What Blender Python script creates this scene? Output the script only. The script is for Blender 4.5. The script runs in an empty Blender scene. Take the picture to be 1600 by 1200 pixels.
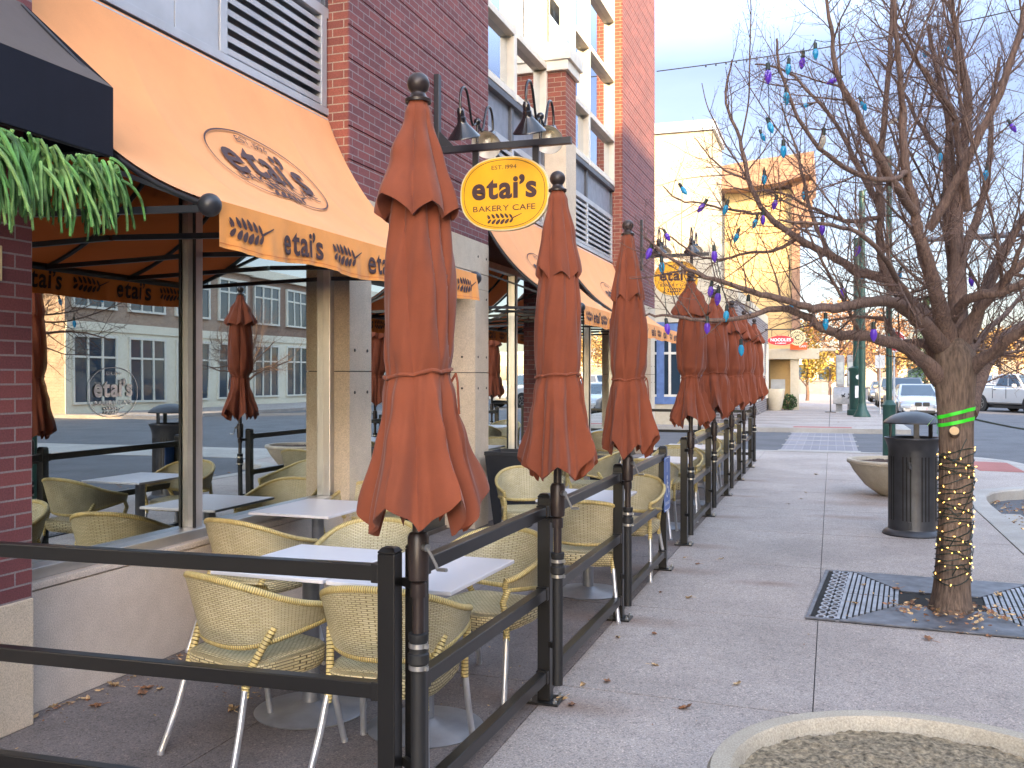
import bpy, math, random
from mathutils import Vector, Matrix, noise as mnoise
PI = math.pi
rad = math.radians
scene = bpy.context.scene
col = scene.collection
random.seed(7)

# ------------------------------------------------------------------ camera numbers
FPX, HORY, CAMH = 1500.0, 588.0, 1.65
SN, CS = 500 / math.hypot(500, 1500), 1500 / math.hypot(500, 1500)
def P(px, py, D):                       # a point at distance D along the view axis, in metres
    L = (px - 800) / FPX * D
    return Vector((CS * L - SN * D, SN * L + CS * D, CAMH - (py - HORY) * D / FPX))

# ------------------------------------------------------------------ mesh builder
class MB:
    def __init__(s):
        s.v = []; s.f = []; s.uv = {}; s.m = []
    def add(s, vs, fs, mi=0, uvs=None):
        b = len(s.v)
        s.v += [Vector(p) for p in vs]
        if uvs:
            for i, q in enumerate(uvs): s.uv[b + i] = q
        for f in fs:
            s.f.append(tuple(b + i for i in f)); s.m.append(mi)
        return b
    def box(s, x0, x1, y0, y1, z0, z1, mi=0):
        s.add([(x0,y0,z0),(x1,y0,z0),(x1,y1,z0),(x0,y1,z0),(x0,y0,z1),(x1,y0,z1),(x1,y1,z1),(x0,y1,z1)],
              [(0,3,2,1),(4,5,6,7),(0,1,5,4),(1,2,6,5),(2,3,7,6),(3,0,4,7)], mi)
    def obox(s, c, size, M=None, mi=0):
        M = M or Matrix.Identity(3); c = Vector(c); a, b, d = [q / 2 for q in size]
        vs = [c + M @ Vector(p) for p in [(-a,-b,-d),(a,-b,-d),(a,b,-d),(-a,b,-d),(-a,-b,d),(a,-b,d),(a,b,d),(-a,b,d)]]
        s.add(vs, [(0,3,2,1),(4,5,6,7),(0,1,5,4),(1,2,6,5),(2,3,7,6),(3,0,4,7)], mi)
    def bar(s, p, q, w, h, mi=0):       # rectangular bar between two points
        p, q = Vector(p), Vector(q); d = q - p; L = d.length; d.normalize()
        up = Vector((0,0,1)) if abs(d.z) < .95 else Vector((0,1,0))
        sx = d.cross(up).normalized(); uz = sx.cross(d)
        M = Matrix((sx, d, uz)).transposed()
        s.obox((p + q) / 2, (w, L, h), M, mi)
    def tube(s, pts, r, n=8, caps=True, mi=0, closed=False):
        pts = [Vector(p) for p in pts]; k = len(pts)
        if not hasattr(r, '__len__'): r = [r] * k
        if closed: tang = [(pts[(i+1) % k] - pts[i-1]).normalized() for i in range(k)]
        else:
            tang = []
            for i in range(k):
                t = pts[min(i+1, k-1)] - pts[max(i-1, 0)]
                tang.append(t.normalized() if t.length > 1e-9 else Vector((0,0,1)))
        t0 = tang[0]; ref = Vector((0,0,1)) if abs(t0.z) < .9 else Vector((1,0,0))
        nrm = (ref - t0 * ref.dot(t0)).normalized()
        vs = []
        for i in range(k):
            t = tang[i]; nrm = nrm - t * nrm.dot(t)
            if nrm.length < 1e-6: nrm = t.orthogonal()
            nrm.normalize(); bn = t.cross(nrm)
            for j in range(n):
                a = 2 * PI * j / n
                vs.append(pts[i] + (nrm * math.cos(a) + bn * math.sin(a)) * r[i])
        fs = []
        for i in range(k if closed else k - 1):
            i2 = (i + 1) % k
            for j in range(n):
                fs.append((i*n+j, i*n+(j+1) % n, i2*n+(j+1) % n, i2*n+j))
        if caps and not closed:
            fs.append(tuple(range(n))[::-1]); fs.append(tuple((k-1)*n + j for j in range(n)))
        s.add(vs, fs, mi)
    def lathe(s, prof, c=(0,0,0), n=24, M=None, mi=0, cap=True):
        c = Vector(c); vs = []; fs = []; k = len(prof)
        for (r, z) in prof:
            for j in range(n):
                a = 2 * PI * j / n
                p = Vector((r * math.cos(a), r * math.sin(a), z))
                vs.append(c + (M @ p if M else p))
        for i in range(k - 1):
            for j in range(n):
                fs.append((i*n+j, i*n+(j+1) % n, (i+1)*n+(j+1) % n, (i+1)*n+j))
        if cap and prof[0][0] > 1e-5: fs.append(tuple(range(n))[::-1])
        if cap and prof[-1][0] > 1e-5: fs.append(tuple((k-1)*n + j for j in range(n)))
        s.add(vs, fs, mi)
    def ball(s, c, r, n=16, sz=1.0, mi=0):
        s.lathe([(max(r * math.sin(PI*i/10), 1e-6), -r * sz * math.cos(PI*i/10)) for i in range(11)], c, n, None, mi)
    def prism(s, poly, fn, d0, d1, mi=0):     # poly in (u,v), fn(u,v,w) -> xyz
        k = len(poly)
        vs = [fn(u, v, d0) for u, v in poly] + [fn(u, v, d1) for u, v in poly]
        fs = [tuple(range(k))[::-1], tuple(range(k, 2*k))] + [(i, (i+1) % k, k + (i+1) % k, k + i) for i in range(k)]
        s.add(vs, fs, mi)
    def grid(s, nu, nv, fn, closeu=False, mi=0, uvf=None):
        vs = []; uvs = []
        for j in range(nv):
            for i in range(nu):
                u = i / (nu if closeu else nu - 1); v = j / (nv - 1)
                vs.append(fn(u, v))
                if uvf: uvs.append(uvf(u, v))
        fs = []
        for j in range(nv - 1):
            for i in range(nu if closeu else nu - 1):
                i2 = (i + 1) % nu
                fs.append((j*nu+i, j*nu+i2, (j+1)*nu+i2, (j+1)*nu+i))
        s.add(vs, fs, mi, uvs or None)
    def build(s, name, mats, parent=None, smooth=None, bevel=0, flip=False):
        off = Vector((0,0,0)); p = parent
        while p is not None:
            off += p.location; p = p.parent
        me = bpy.data.meshes.new(name)
        me.from_pydata([v - off for v in s.v], [], [f[::-1] for f in s.f] if flip else s.f)
        if not isinstance(mats, (list, tuple)): mats = [mats]
        for m in mats: me.materials.append(m)
        if len(mats) > 1: me.polygons.foreach_set('material_index', s.m)
        if s.uv:
            ul = me.uv_layers.new(name='UVMap')
            for lp in me.loops: ul.data[lp.index].uv = s.uv.get(lp.vertex_index, (0, 0))
        me.update()
        if smooth is not None:
            me.polygons.foreach_set('use_smooth', [True] * len(me.polygons))
            me.set_sharp_from_angle(angle=rad(smooth))
        o = bpy.data.objects.new(name, me); col.objects.link(o)
        if parent: o.parent = parent
        if bevel:
            b = o.modifiers.new('bevel', 'BEVEL'); b.width = bevel; b.segments = 2; b.limit_method = 'ANGLE'; b.angle_limit = rad(40)
        return o

def tag(o, label=None, cat=None, group=None, kind=None):
    if label: o['label'] = label
    if cat: o['category'] = cat
    if group: o['group'] = group
    if kind: o['kind'] = kind
    return o
def thing(name, label, cat, loc=(0,0,0), group=None):
    o = bpy.data.objects.new(name, None); col.objects.link(o); o.location = loc
    o.empty_display_size = .1
    return tag(o, label, cat, group)
def dup(root, loc, rz=0, label=None, group=None):
    r = root.copy(); col.objects.link(r); r.location = loc; r.rotation_euler = (0, 0, rz)
    if label: r['label'] = label
    if group: r['group'] = group
    for ch in list(root.children):
        c = ch.copy(); col.objects.link(c); c.parent = r
        for g in list(ch.children):
            d = g.copy(); col.objects.link(d); d.parent = c
    return r

_tx = {}
def text2d(s, size=1.0, bold=0.0, space=1.0, sx=1.0):       # lettering as 2-D triangles, centred on (0,0)
    key = (s, size, bold, space, sx)
    if key in _tx: return _tx[key]
    if len(s) > 1:                                          # set letter by letter so bold outlines never overlap
        V = []; Fc = []; x = 0; lows = {}
        for chh in s:
            if chh == ' ': x += .30 * size; continue
            vs, fs, raw = glyph(chh, size, bold)
            x0 = min(v[0] for v in vs); b = len(V)
            V += [(a - x0 + x, c) for a, c in vs]; Fc += [tuple(b + i for i in f) for f in fs]
            x += max(v[0] for v in vs) - x0 + (.055 * space + .03*(space - 1)) * size
        V = [(a*sx, c) for a, c in V]
        ymn = min(v[1] for v in V); ymx = max(v[1] for v in V); xmx = max(v[0] for v in V)
        V = [(a - xmx/2, c - (ymn+ymx)/2) for a, c in V]
        _tx[key] = (V, Fc); return V, Fc
    vs, fs, raw = glyph(s, size, bold)
    y0 = min(v[1] for v in vs); y1 = max(v[1] for v in vs); x0 = min(v[0] for v in vs); x1 = max(v[0] for v in vs)
    r = ([((x - (x0+x1)/2)*sx, y - (y0+y1)/2) for x, y in vs], fs); _tx[key] = r; return r
_gl = {}
def glyph(s, size, bold):
    key = (s, size, bold); space = 1
    if key in _gl: return _gl[key]
    cu = bpy.data.curves.new('t', 'FONT'); cu.body = s; cu.size = size; cu.offset = bold; cu.space_character = space
    cu.align_x = 'CENTER'; cu.resolution_u = 4; cu.fill_mode = 'FRONT'
    o = bpy.data.objects.new('t', cu); col.objects.link(o)
    dg = bpy.context.evaluated_depsgraph_get(); dg.update()
    me = bpy.data.meshes.new_from_object(o.evaluated_get(dg))
    vs = [(v.co.x, v.co.y) for v in me.vertices]; fs = [tuple(p.vertices) for p in me.polygons]
    bpy.data.objects.remove(o); bpy.data.curves.remove(cu); bpy.data.meshes.remove(me)
    _gl[key] = (vs, fs, 0); return _gl[key]
def leaf2d(cx, cy, L, W, ang):
    pts = []
    for i in range(12):
        t = i / 12 * 2 * PI
        x = L/2 * math.cos(t); y = W/2 * math.sin(t) * (1 - .25 * math.cos(t))
        pts.append((cx + x*math.cos(ang) - y*math.sin(ang), cy + x*math.sin(ang) + y*math.cos(ang)))
    return pts
def wheat2d(w):                                              # an ear of wheat, tip at the left, stem at the right
    polys = []
    n = 6
    for k in range(n):
        x = (-.40 + .62 * k / (n - 1)) * w
        sz = (.6 + .4 * math.sin(PI * (k + 1) / (n + 1)))
        polys.append(leaf2d(x - .03*w, .075*w*sz, .17*w*sz, .075*w*sz, rad(128)))
        polys.append(leaf2d(x - .01*w, -.085*w*sz, .18*w*sz, .085*w*sz, rad(38 + 10)))
    polys.append([(-.50*w, .09*w), (-.42*w, .0), (-.44*w, -.01*w)])
    polys.append([(.22*w, -.03*w), (.5*w, .10*w), (.5*w, .115*w), (.2*w, .0)])
    return polys
def put2d(mb, tri, fn, sub=0):                               # map 2-D triangles onto a surface through fn(u,v)
    vs, fs = tri
    mb.add([fn(u, v) for u, v in vs], fs)
def ring2d(a, b, w, n=64, p=2.0):
    vs = []; fs = []
    for i in range(n):
        t = 2*PI*i/n
        c, s = math.cos(t), math.sin(t)
        ux = math.copysign(abs(c) ** (2/p), c); uy = math.copysign(abs(s) ** (2/p), s)
        vs += [(a*ux, b*uy), ((a-w)*ux, (b-w)*uy)]
    for i in range(n):
        j = (i+1) % n; fs.append((2*i, 2*j, 2*j+1, 2*i+1))
    return vs, fs

# ------------------------------------------------------------------ materials
def nmat(name):
    m = bpy.data.materials.new(name); m.use_nodes = True
    nt = m.node_tree; b = nt.nodes['Principled BSDF']
    return m, nt, b
def N(nt, t, **kw):
    n = nt.nodes.new(t)
    for k, v in kw.items():
        if k in n.inputs: n.inputs[k].default_value = v
        else: setattr(n, k, v)
    return n
def ramp(nt, src, stops):
    r = nt.nodes.new('ShaderNodeValToRGB'); nt.links.new(src, r.inputs[0])
    e = r.color_ramp.elements
    while len(e) < len(stops): e.new(.5)
    for q, (p, c) in zip(e, stops): q.position = p; q.color = (*c, 1)
    return r.outputs[0]
def mixc(nt, fac, a, b, mode='MIX'):
    m = nt.nodes.new('ShaderNodeMix'); m.data_type = 'RGBA'; m.blend_type = mode
    for sock, v in ((m.inputs[0], fac), (m.inputs[6], a), (m.inputs[7], b)):
        if hasattr(v, 'is_linked'): nt.links.new(v, sock)
        elif isinstance(v, (int, float)): sock.default_value = v
        else: sock.default_value = (*v, 1)
    return m.outputs[2]
def noise(nt, scale, detail=4, co=None, rough=.55):
    n = N(nt, 'ShaderNodeTexNoise', Scale=scale, Detail=detail, Roughness=rough)
    if co is not None: nt.links.new(co, n.inputs['Vector'])
    return n.outputs[0]
def bump(nt, b, h, dist=.002, strength=.6):
    bp = N(nt, 'ShaderNodeBump', Strength=strength, Distance=dist)
    nt.links.new(h, bp.inputs['Height']); nt.links.new(bp.outputs[0], b.inputs['Normal'])
def objco(nt): return nt.nodes.new('ShaderNodeTexCoord').outputs['Object']
def posco(nt): return nt.nodes.new('ShaderNodeNewGeometry').outputs['Position']

def plain(name, c, rough=.5, metal=0, var=.12, scale=6, bumpd=0, bscale=80, spec=.5, coat=0):
    m, nt, b = nmat(name); co = objco(nt)
    f = noise(nt, scale, 5, co)
    c2 = tuple(max(0, x * (1 - var * 2)) for x in c); c3 = tuple(min(1, x * (1 + var)) for x in c)
    nt.links.new(ramp(nt, f, [(.3, c2), (.7, c3)]), b.inputs['Base Color'])
    f2 = noise(nt, scale * 5, 4, co)
    nt.links.new(ramp(nt, f2, [(.25, (rough*.95,)*3), (.8, (min(1, rough*1.06),)*3)]), b.inputs['Roughness'])
    b.inputs['Metallic'].default_value = metal
    b.inputs['Specular IOR Level'].default_value = spec
    if coat: b.inputs['Coat Weight'].default_value = coat
    if bumpd: bump(nt, b, noise(nt, bscale, 4, co), bumpd)
    return m

def concrete(name, c, speck=.35, grain=260, stain=.25, rough=.85, bumpd=.0015, marks=None, coarse=0):
    m, nt, b = nmat(name); co = posco(nt)
    g = noise(nt, grain, 2, co, .7); big = noise(nt, .9, 6, co, .6); mid = noise(nt, 9, 5, co)
    dark = tuple(x * (1 - speck) for x in c); lite = tuple(min(1, x * (1 + speck)) for x in c)
    base = ramp(nt, g, [(.28, dark), (.5, c), (.74, lite)])
    st = ramp(nt, big, [(.32, (1 - stain,)*3), (.62, (1, 1, 1))])
    st2 = ramp(nt, mid, [(.3, (.88, .87, .85)), (.6, (1, 1, 1))])
    x = mixc(nt, 1.0, base, st, 'MULTIPLY'); x = mixc(nt, .7, x, st2, 'MULTIPLY')
    if coarse:
        vo = N(nt, 'ShaderNodeTexVoronoi', Scale=coarse); nt.links.new(co, vo.inputs['Vector'])
        x = mixc(nt, .85, x, ramp(nt, vo.outputs['Color'], [(.12, (.58, .57, .58)), (.40, (.98, .98, .99)), (.75, (1.04, 1.0, .97)), (.93, (1.5, 1.4, 1.34))]), 'MULTIPLY')
    if marks:
        tot = None
        for (mx_, my_, mr_) in marks:
            sb = N(nt, 'ShaderNodeVectorMath', operation='SUBTRACT'); nt.links.new(co, sb.inputs[0]); sb.inputs[1].default_value = (mx_, my_, 0)
            ml = N(nt, 'ShaderNodeVectorMath', operation='MULTIPLY'); nt.links.new(sb.outputs[0], ml.inputs[0]); ml.inputs[1].default_value = (.6, 1.5, 0)
            ln = N(nt, 'ShaderNodeVectorMath', operation='LENGTH'); nt.links.new(ml.outputs[0], ln.inputs[0])
            mr = N(nt, 'ShaderNodeMapRange'); nt.links.new(ln.outputs['Value'], mr.inputs[0]); mr.inputs[1].default_value = 0; mr.inputs[2].default_value = mr_; mr.inputs[3].default_value = 1; mr.inputs[4].default_value = 0
            if tot is None: tot = mr.outputs[0]
            else:
                mxx = N(nt, 'ShaderNodeMath', operation='MAXIMUM'); nt.links.new(tot, mxx.inputs[0]); nt.links.new(mr.outputs[0], mxx.inputs[1]); tot = mxx.outputs[0]
        mm = N(nt, 'ShaderNodeMath', operation='MULTIPLY'); nt.links.new(tot, mm.inputs[0]); nt.links.new(noise(nt, 6, 5, co), mm.inputs[1])
        x = mixc(nt, mm.outputs[0], x, (.17, .085, .045))
    nt.links.new(x, b.inputs['Base Color']); b.inputs['Roughness'].default_value = rough
    bump(nt, b, g, bumpd, .7)
    return m

def brickmat(name, c1, c2, mortar, bw=.2, rh=.0672, ms=.0095, rough=.85, bias=0.0):
    m, nt, b = nmat(name)
    geo = nt.nodes.new('ShaderNodeNewGeometry')
    sp = nt.nodes.new('ShaderNodeSeparateXYZ'); nt.links.new(geo.outputs['Position'], sp.inputs[0])
    sn = nt.nodes.new('ShaderNodeSeparateXYZ'); nt.links.new(geo.outputs['True Normal'], sn.inputs[0])
    ab = N(nt, 'ShaderNodeMath', operation='ABSOLUTE'); nt.links.new(sn.outputs[0], ab.inputs[0])
    gt = N(nt, 'ShaderNodeMath', operation='GREATER_THAN'); nt.links.new(ab.outputs[0], gt.inputs[0]); gt.inputs[1].default_value = .5
    mx = nt.nodes.new('ShaderNodeMix'); mx.data_type = 'FLOAT'
    nt.links.new(gt.outputs[0], mx.inputs[0]); nt.links.new(sp.outputs[0], mx.inputs[2]); nt.links.new(sp.outputs[1], mx.inputs[3])
    cb = nt.nodes.new('ShaderNodeCombineXYZ'); nt.links.new(mx.outputs[0], cb.inputs[0]); nt.links.new(sp.outputs[2], cb.inputs[1])
    br = nt.nodes.new('ShaderNodeTexBrick'); nt.links.new(cb.outputs[0], br.inputs['Vector'])
    br.inputs['Scale'].default_value = 1; br.inputs['Brick Width'].default_value = bw; br.inputs['Row Height'].default_value = rh
    br.inputs['Mortar Size'].default_value = ms / 2; br.inputs['Mortar Smooth'].default_value = .1; br.inputs['Bias'].default_value = bias
    br.inputs['Color1'].default_value = (*c1, 1); br.inputs['Color2'].default_value = (*c2, 1); br.inputs['Mortar'].default_value = (*mortar, 1)
    g = noise(nt, 130, 3, geo.outputs['Position'], .65); big = noise(nt, 1.3, 5, geo.outputs['Position'])
    x = mixc(nt, .8, br.outputs['Color'], ramp(nt, g, [(.3, (.62, .62, .62)), (.7, (1.25, 1.2, 1.2))]), 'MULTIPLY')
    x = mixc(nt, .6, x, ramp(nt, big, [(.3, (.75, .75, .78)), (.65, (1.05, 1.05, 1.05))]), 'MULTIPLY')
    nt.links.new(x, b.inputs['Base Color']); b.inputs['Roughness'].default_value = rough
    inv = N(nt, 'ShaderNodeMath', operation='SUBTRACT'); inv.inputs[0].default_value = 1; nt.links.new(br.outputs['Fac'], inv.inputs[1])
    ad = N(nt, 'ShaderNodeMath', operation='MULTIPLY_ADD'); nt.links.new(g, ad.inputs[0]); ad.inputs[1].default_value = .35; nt.links.new(inv.outputs[0], ad.inputs[2])
    bump(nt, b, ad.outputs[0], .005, .8)
    return m

def fabric(name, c, weave=900, trans=.25, streak=.0, rough=.9, fade=.1, under=None, sheen=.15):
    m, nt, b = nmat(name); co = objco(nt)
    big = noise(nt, 2.2, 6, co, .6); fine = noise(nt, weave, 2, co)
    mp = N(nt, 'ShaderNodeMapping'); mp.inputs['Scale'].default_value = (14, 14, .8); nt.links.new(co, mp.inputs[0])
    st = noise(nt, 1.0, 5, mp.outputs[0])
    x = ramp(nt, big, [(.3, tuple(q * (1 - fade*1.6) for q in c)), (.7, tuple(min(1, q * (1 + fade)) for q in c))])
    x = mixc(nt, .5, x, ramp(nt, fine, [(.3, (.8, .8, .8)), (.7, (1.1, 1.1, 1.1))]), 'MULTIPLY')
    if streak: x = mixc(nt, streak, x, ramp(nt, st, [(.35, (.72, .70, .70)), (.6, (1, 1, 1))]), 'MULTIPLY')
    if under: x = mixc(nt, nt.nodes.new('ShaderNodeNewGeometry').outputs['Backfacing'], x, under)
    nt.links.new(x, b.inputs['Base Color']); b.inputs['Roughness'].default_value = rough
    b.inputs['Sheen Weight'].default_value = sheen; b.inputs['Specular IOR Level'].default_value = .2
    bump(nt, b, fine, .0006, .5)
    if trans:
        tr = nt.nodes.new('ShaderNodeBsdfTranslucent'); nt.links.new(x, tr.inputs[0])
        ms = N(nt, 'ShaderNodeMixShader'); ms.inputs[0].default_value = trans
        nt.links.new(b.outputs[0], ms.inputs[1]); nt.links.new(tr.outputs[0], ms.inputs[2])
        nt.links.new(ms.outputs[0], nt.nodes['Material Output'].inputs[0])
    return m

def weavemat(name, c1, c2, gap, w=.022, h=.0085):
    m, nt, b = nmat(name)
    uv = nt.nodes.new('ShaderNodeTexCoord').outputs['UV']
    br = nt.nodes.new('ShaderNodeTexBrick'); nt.links.new(uv, br.inputs['Vector'])
    br.inputs['Scale'].default_value = 1; br.inputs['Brick Width'].default_value = w; br.inputs['Row Height'].default_value = h
    br.inputs['Mortar Size'].default_value = h * .16; br.inputs['Mortar Smooth'].default_value = .6
    br.inputs['Color1'].default_value = (*c1, 1); br.inputs['Color2'].default_value = (*c2, 1); br.inputs['Mortar'].default_value = (*gap, 1)
    big = noise(nt, 7, 4, objco(nt))
    x = mixc(nt, .7, br.outputs['Color'], ramp(nt, big, [(.3, (.78, .76, .72)), (.65, (1.05, 1.05, 1.05))]), 'MULTIPLY')
    nt.links.new(x, b.inputs['Base Color']); b.inputs['Roughness'].default_value = .5
    inv = N(nt, 'ShaderNodeMath', operation='SUBTRACT'); inv.inputs[0].default_value = 1; nt.links.new(br.outputs['Fac'], inv.inputs[1])
    bump(nt, b, inv.outputs[0], .004, 1.0)
    return m

def glassmat(name, tint, lo, hi, rough=0.0, refl=(.93, .95, .96), wav=0):
    m, nt, b = nmat(name); nt.nodes.remove(b)
    lw = N(nt, 'ShaderNodeLayerWeight', Blend=.5)
    mr = N(nt, 'ShaderNodeMapRange'); nt.links.new(lw.outputs['Facing'], mr.inputs[0])
    mr.inputs['To Min'].default_value = lo; mr.inputs['To Max'].default_value = hi
    gl = N(nt, 'ShaderNodeBsdfGlossy', Roughness=rough); gl.inputs['Color'].default_value = (*refl, 1)
    if wav:
        bp = N(nt, 'ShaderNodeBump', Strength=.25, Distance=wav); nt.links.new(noise(nt, .9, 1, posco(nt)), bp.inputs['Height'])
        nt.links.new(bp.outputs[0], gl.inputs['Normal'])
    tr = nt.nodes.new('ShaderNodeBsdfTransparent'); tr.inputs[0].default_value = (*tint, 1)
    ms = nt.nodes.new('ShaderNodeMixShader'); nt.links.new(mr.outputs[0], ms.inputs[0])
    nt.links.new(tr.outputs[0], ms.inputs[1]); nt.links.new(gl.outputs[0], ms.inputs[2])
    nt.links.new(ms.outputs[0], nt.nodes['Material Output'].inputs[0])
    return m
def emit(name, c, s):
    m, nt, b = nmat(name)
    b.inputs['Base Color'].default_value = (*c, 1); b.inputs['Emission Color'].default_value = (*c, 1); b.inputs['Emission Strength'].default_value = s
    return m
def barkmat(name, c1, c2, sc=1.0):
    m, nt, b = nmat(name); co = objco(nt)
    mp = N(nt, 'ShaderNodeMapping'); mp.inputs['Scale'].default_value = (60*sc, 60*sc, 9*sc); nt.links.new(co, mp.inputs[0])
    f = noise(nt, 1.0, 6, mp.outputs[0], .65); big = noise(nt, 4, 4, co)
    x = ramp(nt, f, [(.32, c2), (.62, c1)])
    x = mixc(nt, .7, x, ramp(nt, big, [(.3, (.7, .7, .72)), (.7, (1.15, 1.1, 1.05))]), 'MULTIPLY')
    nt.links.new(x, b.inputs['Base Color']); b.inputs['Roughness'].default_value = .9
    bump(nt, b, f, .012, .9)
    return m

M = {}
PB = [(-1.37, 4.685), (-1.36, 6.425), (-1.36, 8.21), (-1.36, 9.461), (-1.37, 11.505), (-1.37, 13.563), (-1.38, 15.637)]
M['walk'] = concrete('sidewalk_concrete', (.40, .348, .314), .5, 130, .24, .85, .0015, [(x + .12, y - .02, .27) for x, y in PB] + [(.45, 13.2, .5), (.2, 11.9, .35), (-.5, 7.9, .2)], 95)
M['patio'] = concrete('patio_concrete', (.225, .195, .185), .5, 130, .4, .85, .0015, [(x - .05, y, .3) for x, y in PB], 95)  # darker than the sidewalk: awning shade and dirt both put into the colour
M['kerb'] = concrete('kerb_concrete', (.40, .37, .335), .3, 200, .3)
M['joint'] = plain('joint_filler', (.07, .06, .055), .9)
M['asphalt'] = concrete('asphalt', (.105, .105, .115), .5, 180, .3, .9, .003)
M['paver'] = brickmat('crossing_pavers', (.25, .235, .25), (.2, .19, .21), (.36, .34, .34), .2, .1, .012)
M['tactile'] = concrete('tactile_red', (.36, .12, .10), .25, 120, .25)
M['ground'] = concrete('far_ground', (.2, .19, .17), .3, 50, .3)
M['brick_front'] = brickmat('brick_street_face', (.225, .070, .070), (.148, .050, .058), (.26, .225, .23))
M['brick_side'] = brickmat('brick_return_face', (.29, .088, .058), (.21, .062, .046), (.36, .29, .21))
M['brick_grey'] = brickmat('grey_brick', (.17, .155, .16), (.11, .10, .11), (.33, .31, .30), .3, .1, .02)
M['brick_far'] = brickmat('brown_brick', (.30, .19, .13), (.22, .13, .09), (.36, .31, .26))
M['precast'] = concrete('precast_concrete', (.62, .525, .405), .3, 150, .15, .8)
M['lowwall'] = concrete('low_wall_concrete', (.66, .57, .49), .3, 150, .25, .8)
M['alu'] = plain('anodised_aluminium', (.52, .51, .50), .35, .75, .06)
M['galv'] = plain('grey_painted_metal', (.44, .46, .49), .45, .3, .08, 3)
M['dgrey'] = plain('dark_grey_metal', (.10, .11, .13), .45, .3)
M['bluegrey'] = plain('blue_grey_panel', (.20, .225, .28), .5, .1)
M['white'] = plain('cream_window_frame', (.66, .63, .55), .5, 0, .05)
M['glass'] = glassmat('shop_glass', (.45, .50, .49), .40, .97, 0, (.88, .93, .915), .004)
M['glass_up'] = glassmat('upper_glass', (.35, .4, .42), .55, .95, 0, (.9, .95, 1), .01)
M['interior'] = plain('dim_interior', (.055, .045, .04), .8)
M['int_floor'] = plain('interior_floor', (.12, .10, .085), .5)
M['door'] = plain('dark_door', (.035, .04, .038), .3, 0)
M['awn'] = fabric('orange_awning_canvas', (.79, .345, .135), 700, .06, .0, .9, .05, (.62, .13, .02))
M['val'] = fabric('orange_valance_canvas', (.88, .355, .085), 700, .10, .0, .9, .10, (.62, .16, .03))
M['ink'] = plain('brown_printing', (.060, .030, .032), .8, 0, .1)
M['navy'] = fabric('black_awning_canvas', (.010, .012, .022), 600, 0, .2, .9, .1, None, .02)
M['navytop'] = fabric('weathered_black_canvas', (.052, .042, .046), 600, 0, .4)
M['black'] = plain('black_powder_coat', (.010, .0095, .0095), .30, .0, .08, 2)
M['black2'] = plain('black_awning_frame', (.02, .021, .027), .4)
M['umb'] = fabric('rust_umbrella_canvas', (.235, .064, .031), 700, .05, .2, .9, .13)
M['bronze'] = plain('bronze_painted_pole', (.032, .022, .02), .38, .2)
M['rubber'] = plain('black_rubber', (.012, .012, .013), .6)
M['steel'] = plain('brushed_steel', (.55, .54, .52), .3, .9)
M['legalu'] = plain('chair_leg_aluminium', (.62, .63, .66), .33, .7)
M['weave'] = weavemat('tan_woven_resin', (.67, .60, .40), (.58, .51, .31), (.24, .19, .10), .023, .0100)
M['weave_seat'] = weavemat('tan_woven_seat', (.74, .65, .40), (.62, .53, .30), (.12, .09, .04), .026, .0135)
M['wrap'] = weavemat('tan_wrapped_strand', (.70, .56, .24), (.60, .46, .18), (.16, .11, .03), .3, .010)
M['table'] = plain('white_laminate', (.74, .72, .74), .30, 0, .02, 1.5)
M['colgrey'] = plain('grey_table_column', (.27, .28, .31), .4, .4)
M['yellow'] = plain('yellow_sign_enamel', (.80, .40, .006), .4, 0, .04)
M['cream'] = plain('cream_edge', (.70, .58, .32), .5)
M['lampblack'] = plain('gloss_black_enamel', (.012, .011, .014), .18, 0, .1, 6, 0, 80, .5, .2)
M['lampwhite'] = plain('white_enamel', (.78, .76, .70), .3)
M['bulbwhite'] = plain('frosted_bulb', (.85, .82, .72), .2)
M['planter'] = plain('black_planter_plastic', (.016, .018, .024), .4)
M['bowl'] = concrete('cast_stone', (.47, .41, .32), .3, 150, .3)
M['soil'] = plain('dark_soil', (.085, .05, .035), .95, 0, .4, 30, .02, 60)
M['soil2'] = plain('dry_soil', (.30, .235, .15), .95, 0, .4, 60, .012, 140)
M['can'] = plain('dark_cast_metal', (.042, .043, .05), .42, .25, .2, 6, .0006, 200)
M['iron'] = plain('cast_iron_grate', (.13, .13, .145), .55, .35, .25, 9, .001, 120)
M['ironlite'] = plain('worn_iron_grate', (.28, .28, .30), .45, .4, .2, 9, .001, 120)
M['pit'] = plain('grate_pit', (.012, .011, .01), .95)
M['bark'] = barkmat('tree_bark', (.185, .128, .092), (.058, .038, .028))
M['limb'] = barkmat('limb_bark', (.20, .132, .104), (.072, .045, .037), 1.5)
M['twig'] = plain('twig_bark', (.125, .074, .057), .8, 0, .25, 12)
M['cutwood'] = plain('cut_wood', (.62, .42, .22), .8)
M['ribbon'] = plain('neon_green_ribbon', (.05, .72, .03), .4, 0, .1)
M['wire'] = plain('dark_green_wire', (.008, .018, .013), .5)
M['mini'] = emit('warm_mini_light', (1, .55, .12), .75)
M['signblue'] = plain('blue_sign', (.035, .12, .42), .4)
M['signwhite'] = plain('white_sign_print', (.82, .83, .85), .5)
M['green'] = plain('dark_green_pole', (.016, .062, .05), .4, .1)
M['needle'] = plain('spruce_needles', (.10, .26, .06), .7, 0, .4, 14)
M['needle2'] = plain('spruce_needles_pale', (.21, .38, .11), .7, 0, .35, 14)
M['berry'] = plain('red_berries', (.16, .008, .010), .25)
M['leafdry'] = plain('dry_leaf', (.58, .38, .19), .8, 0, .45, 25)
M['leafdark'] = plain('brown_leaf', (.32, .15, .075), .8, 0, .4, 25)
M['creamwall'] = concrete('cream_stucco', (.52, .46, .35), .06, 40, .08)
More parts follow.
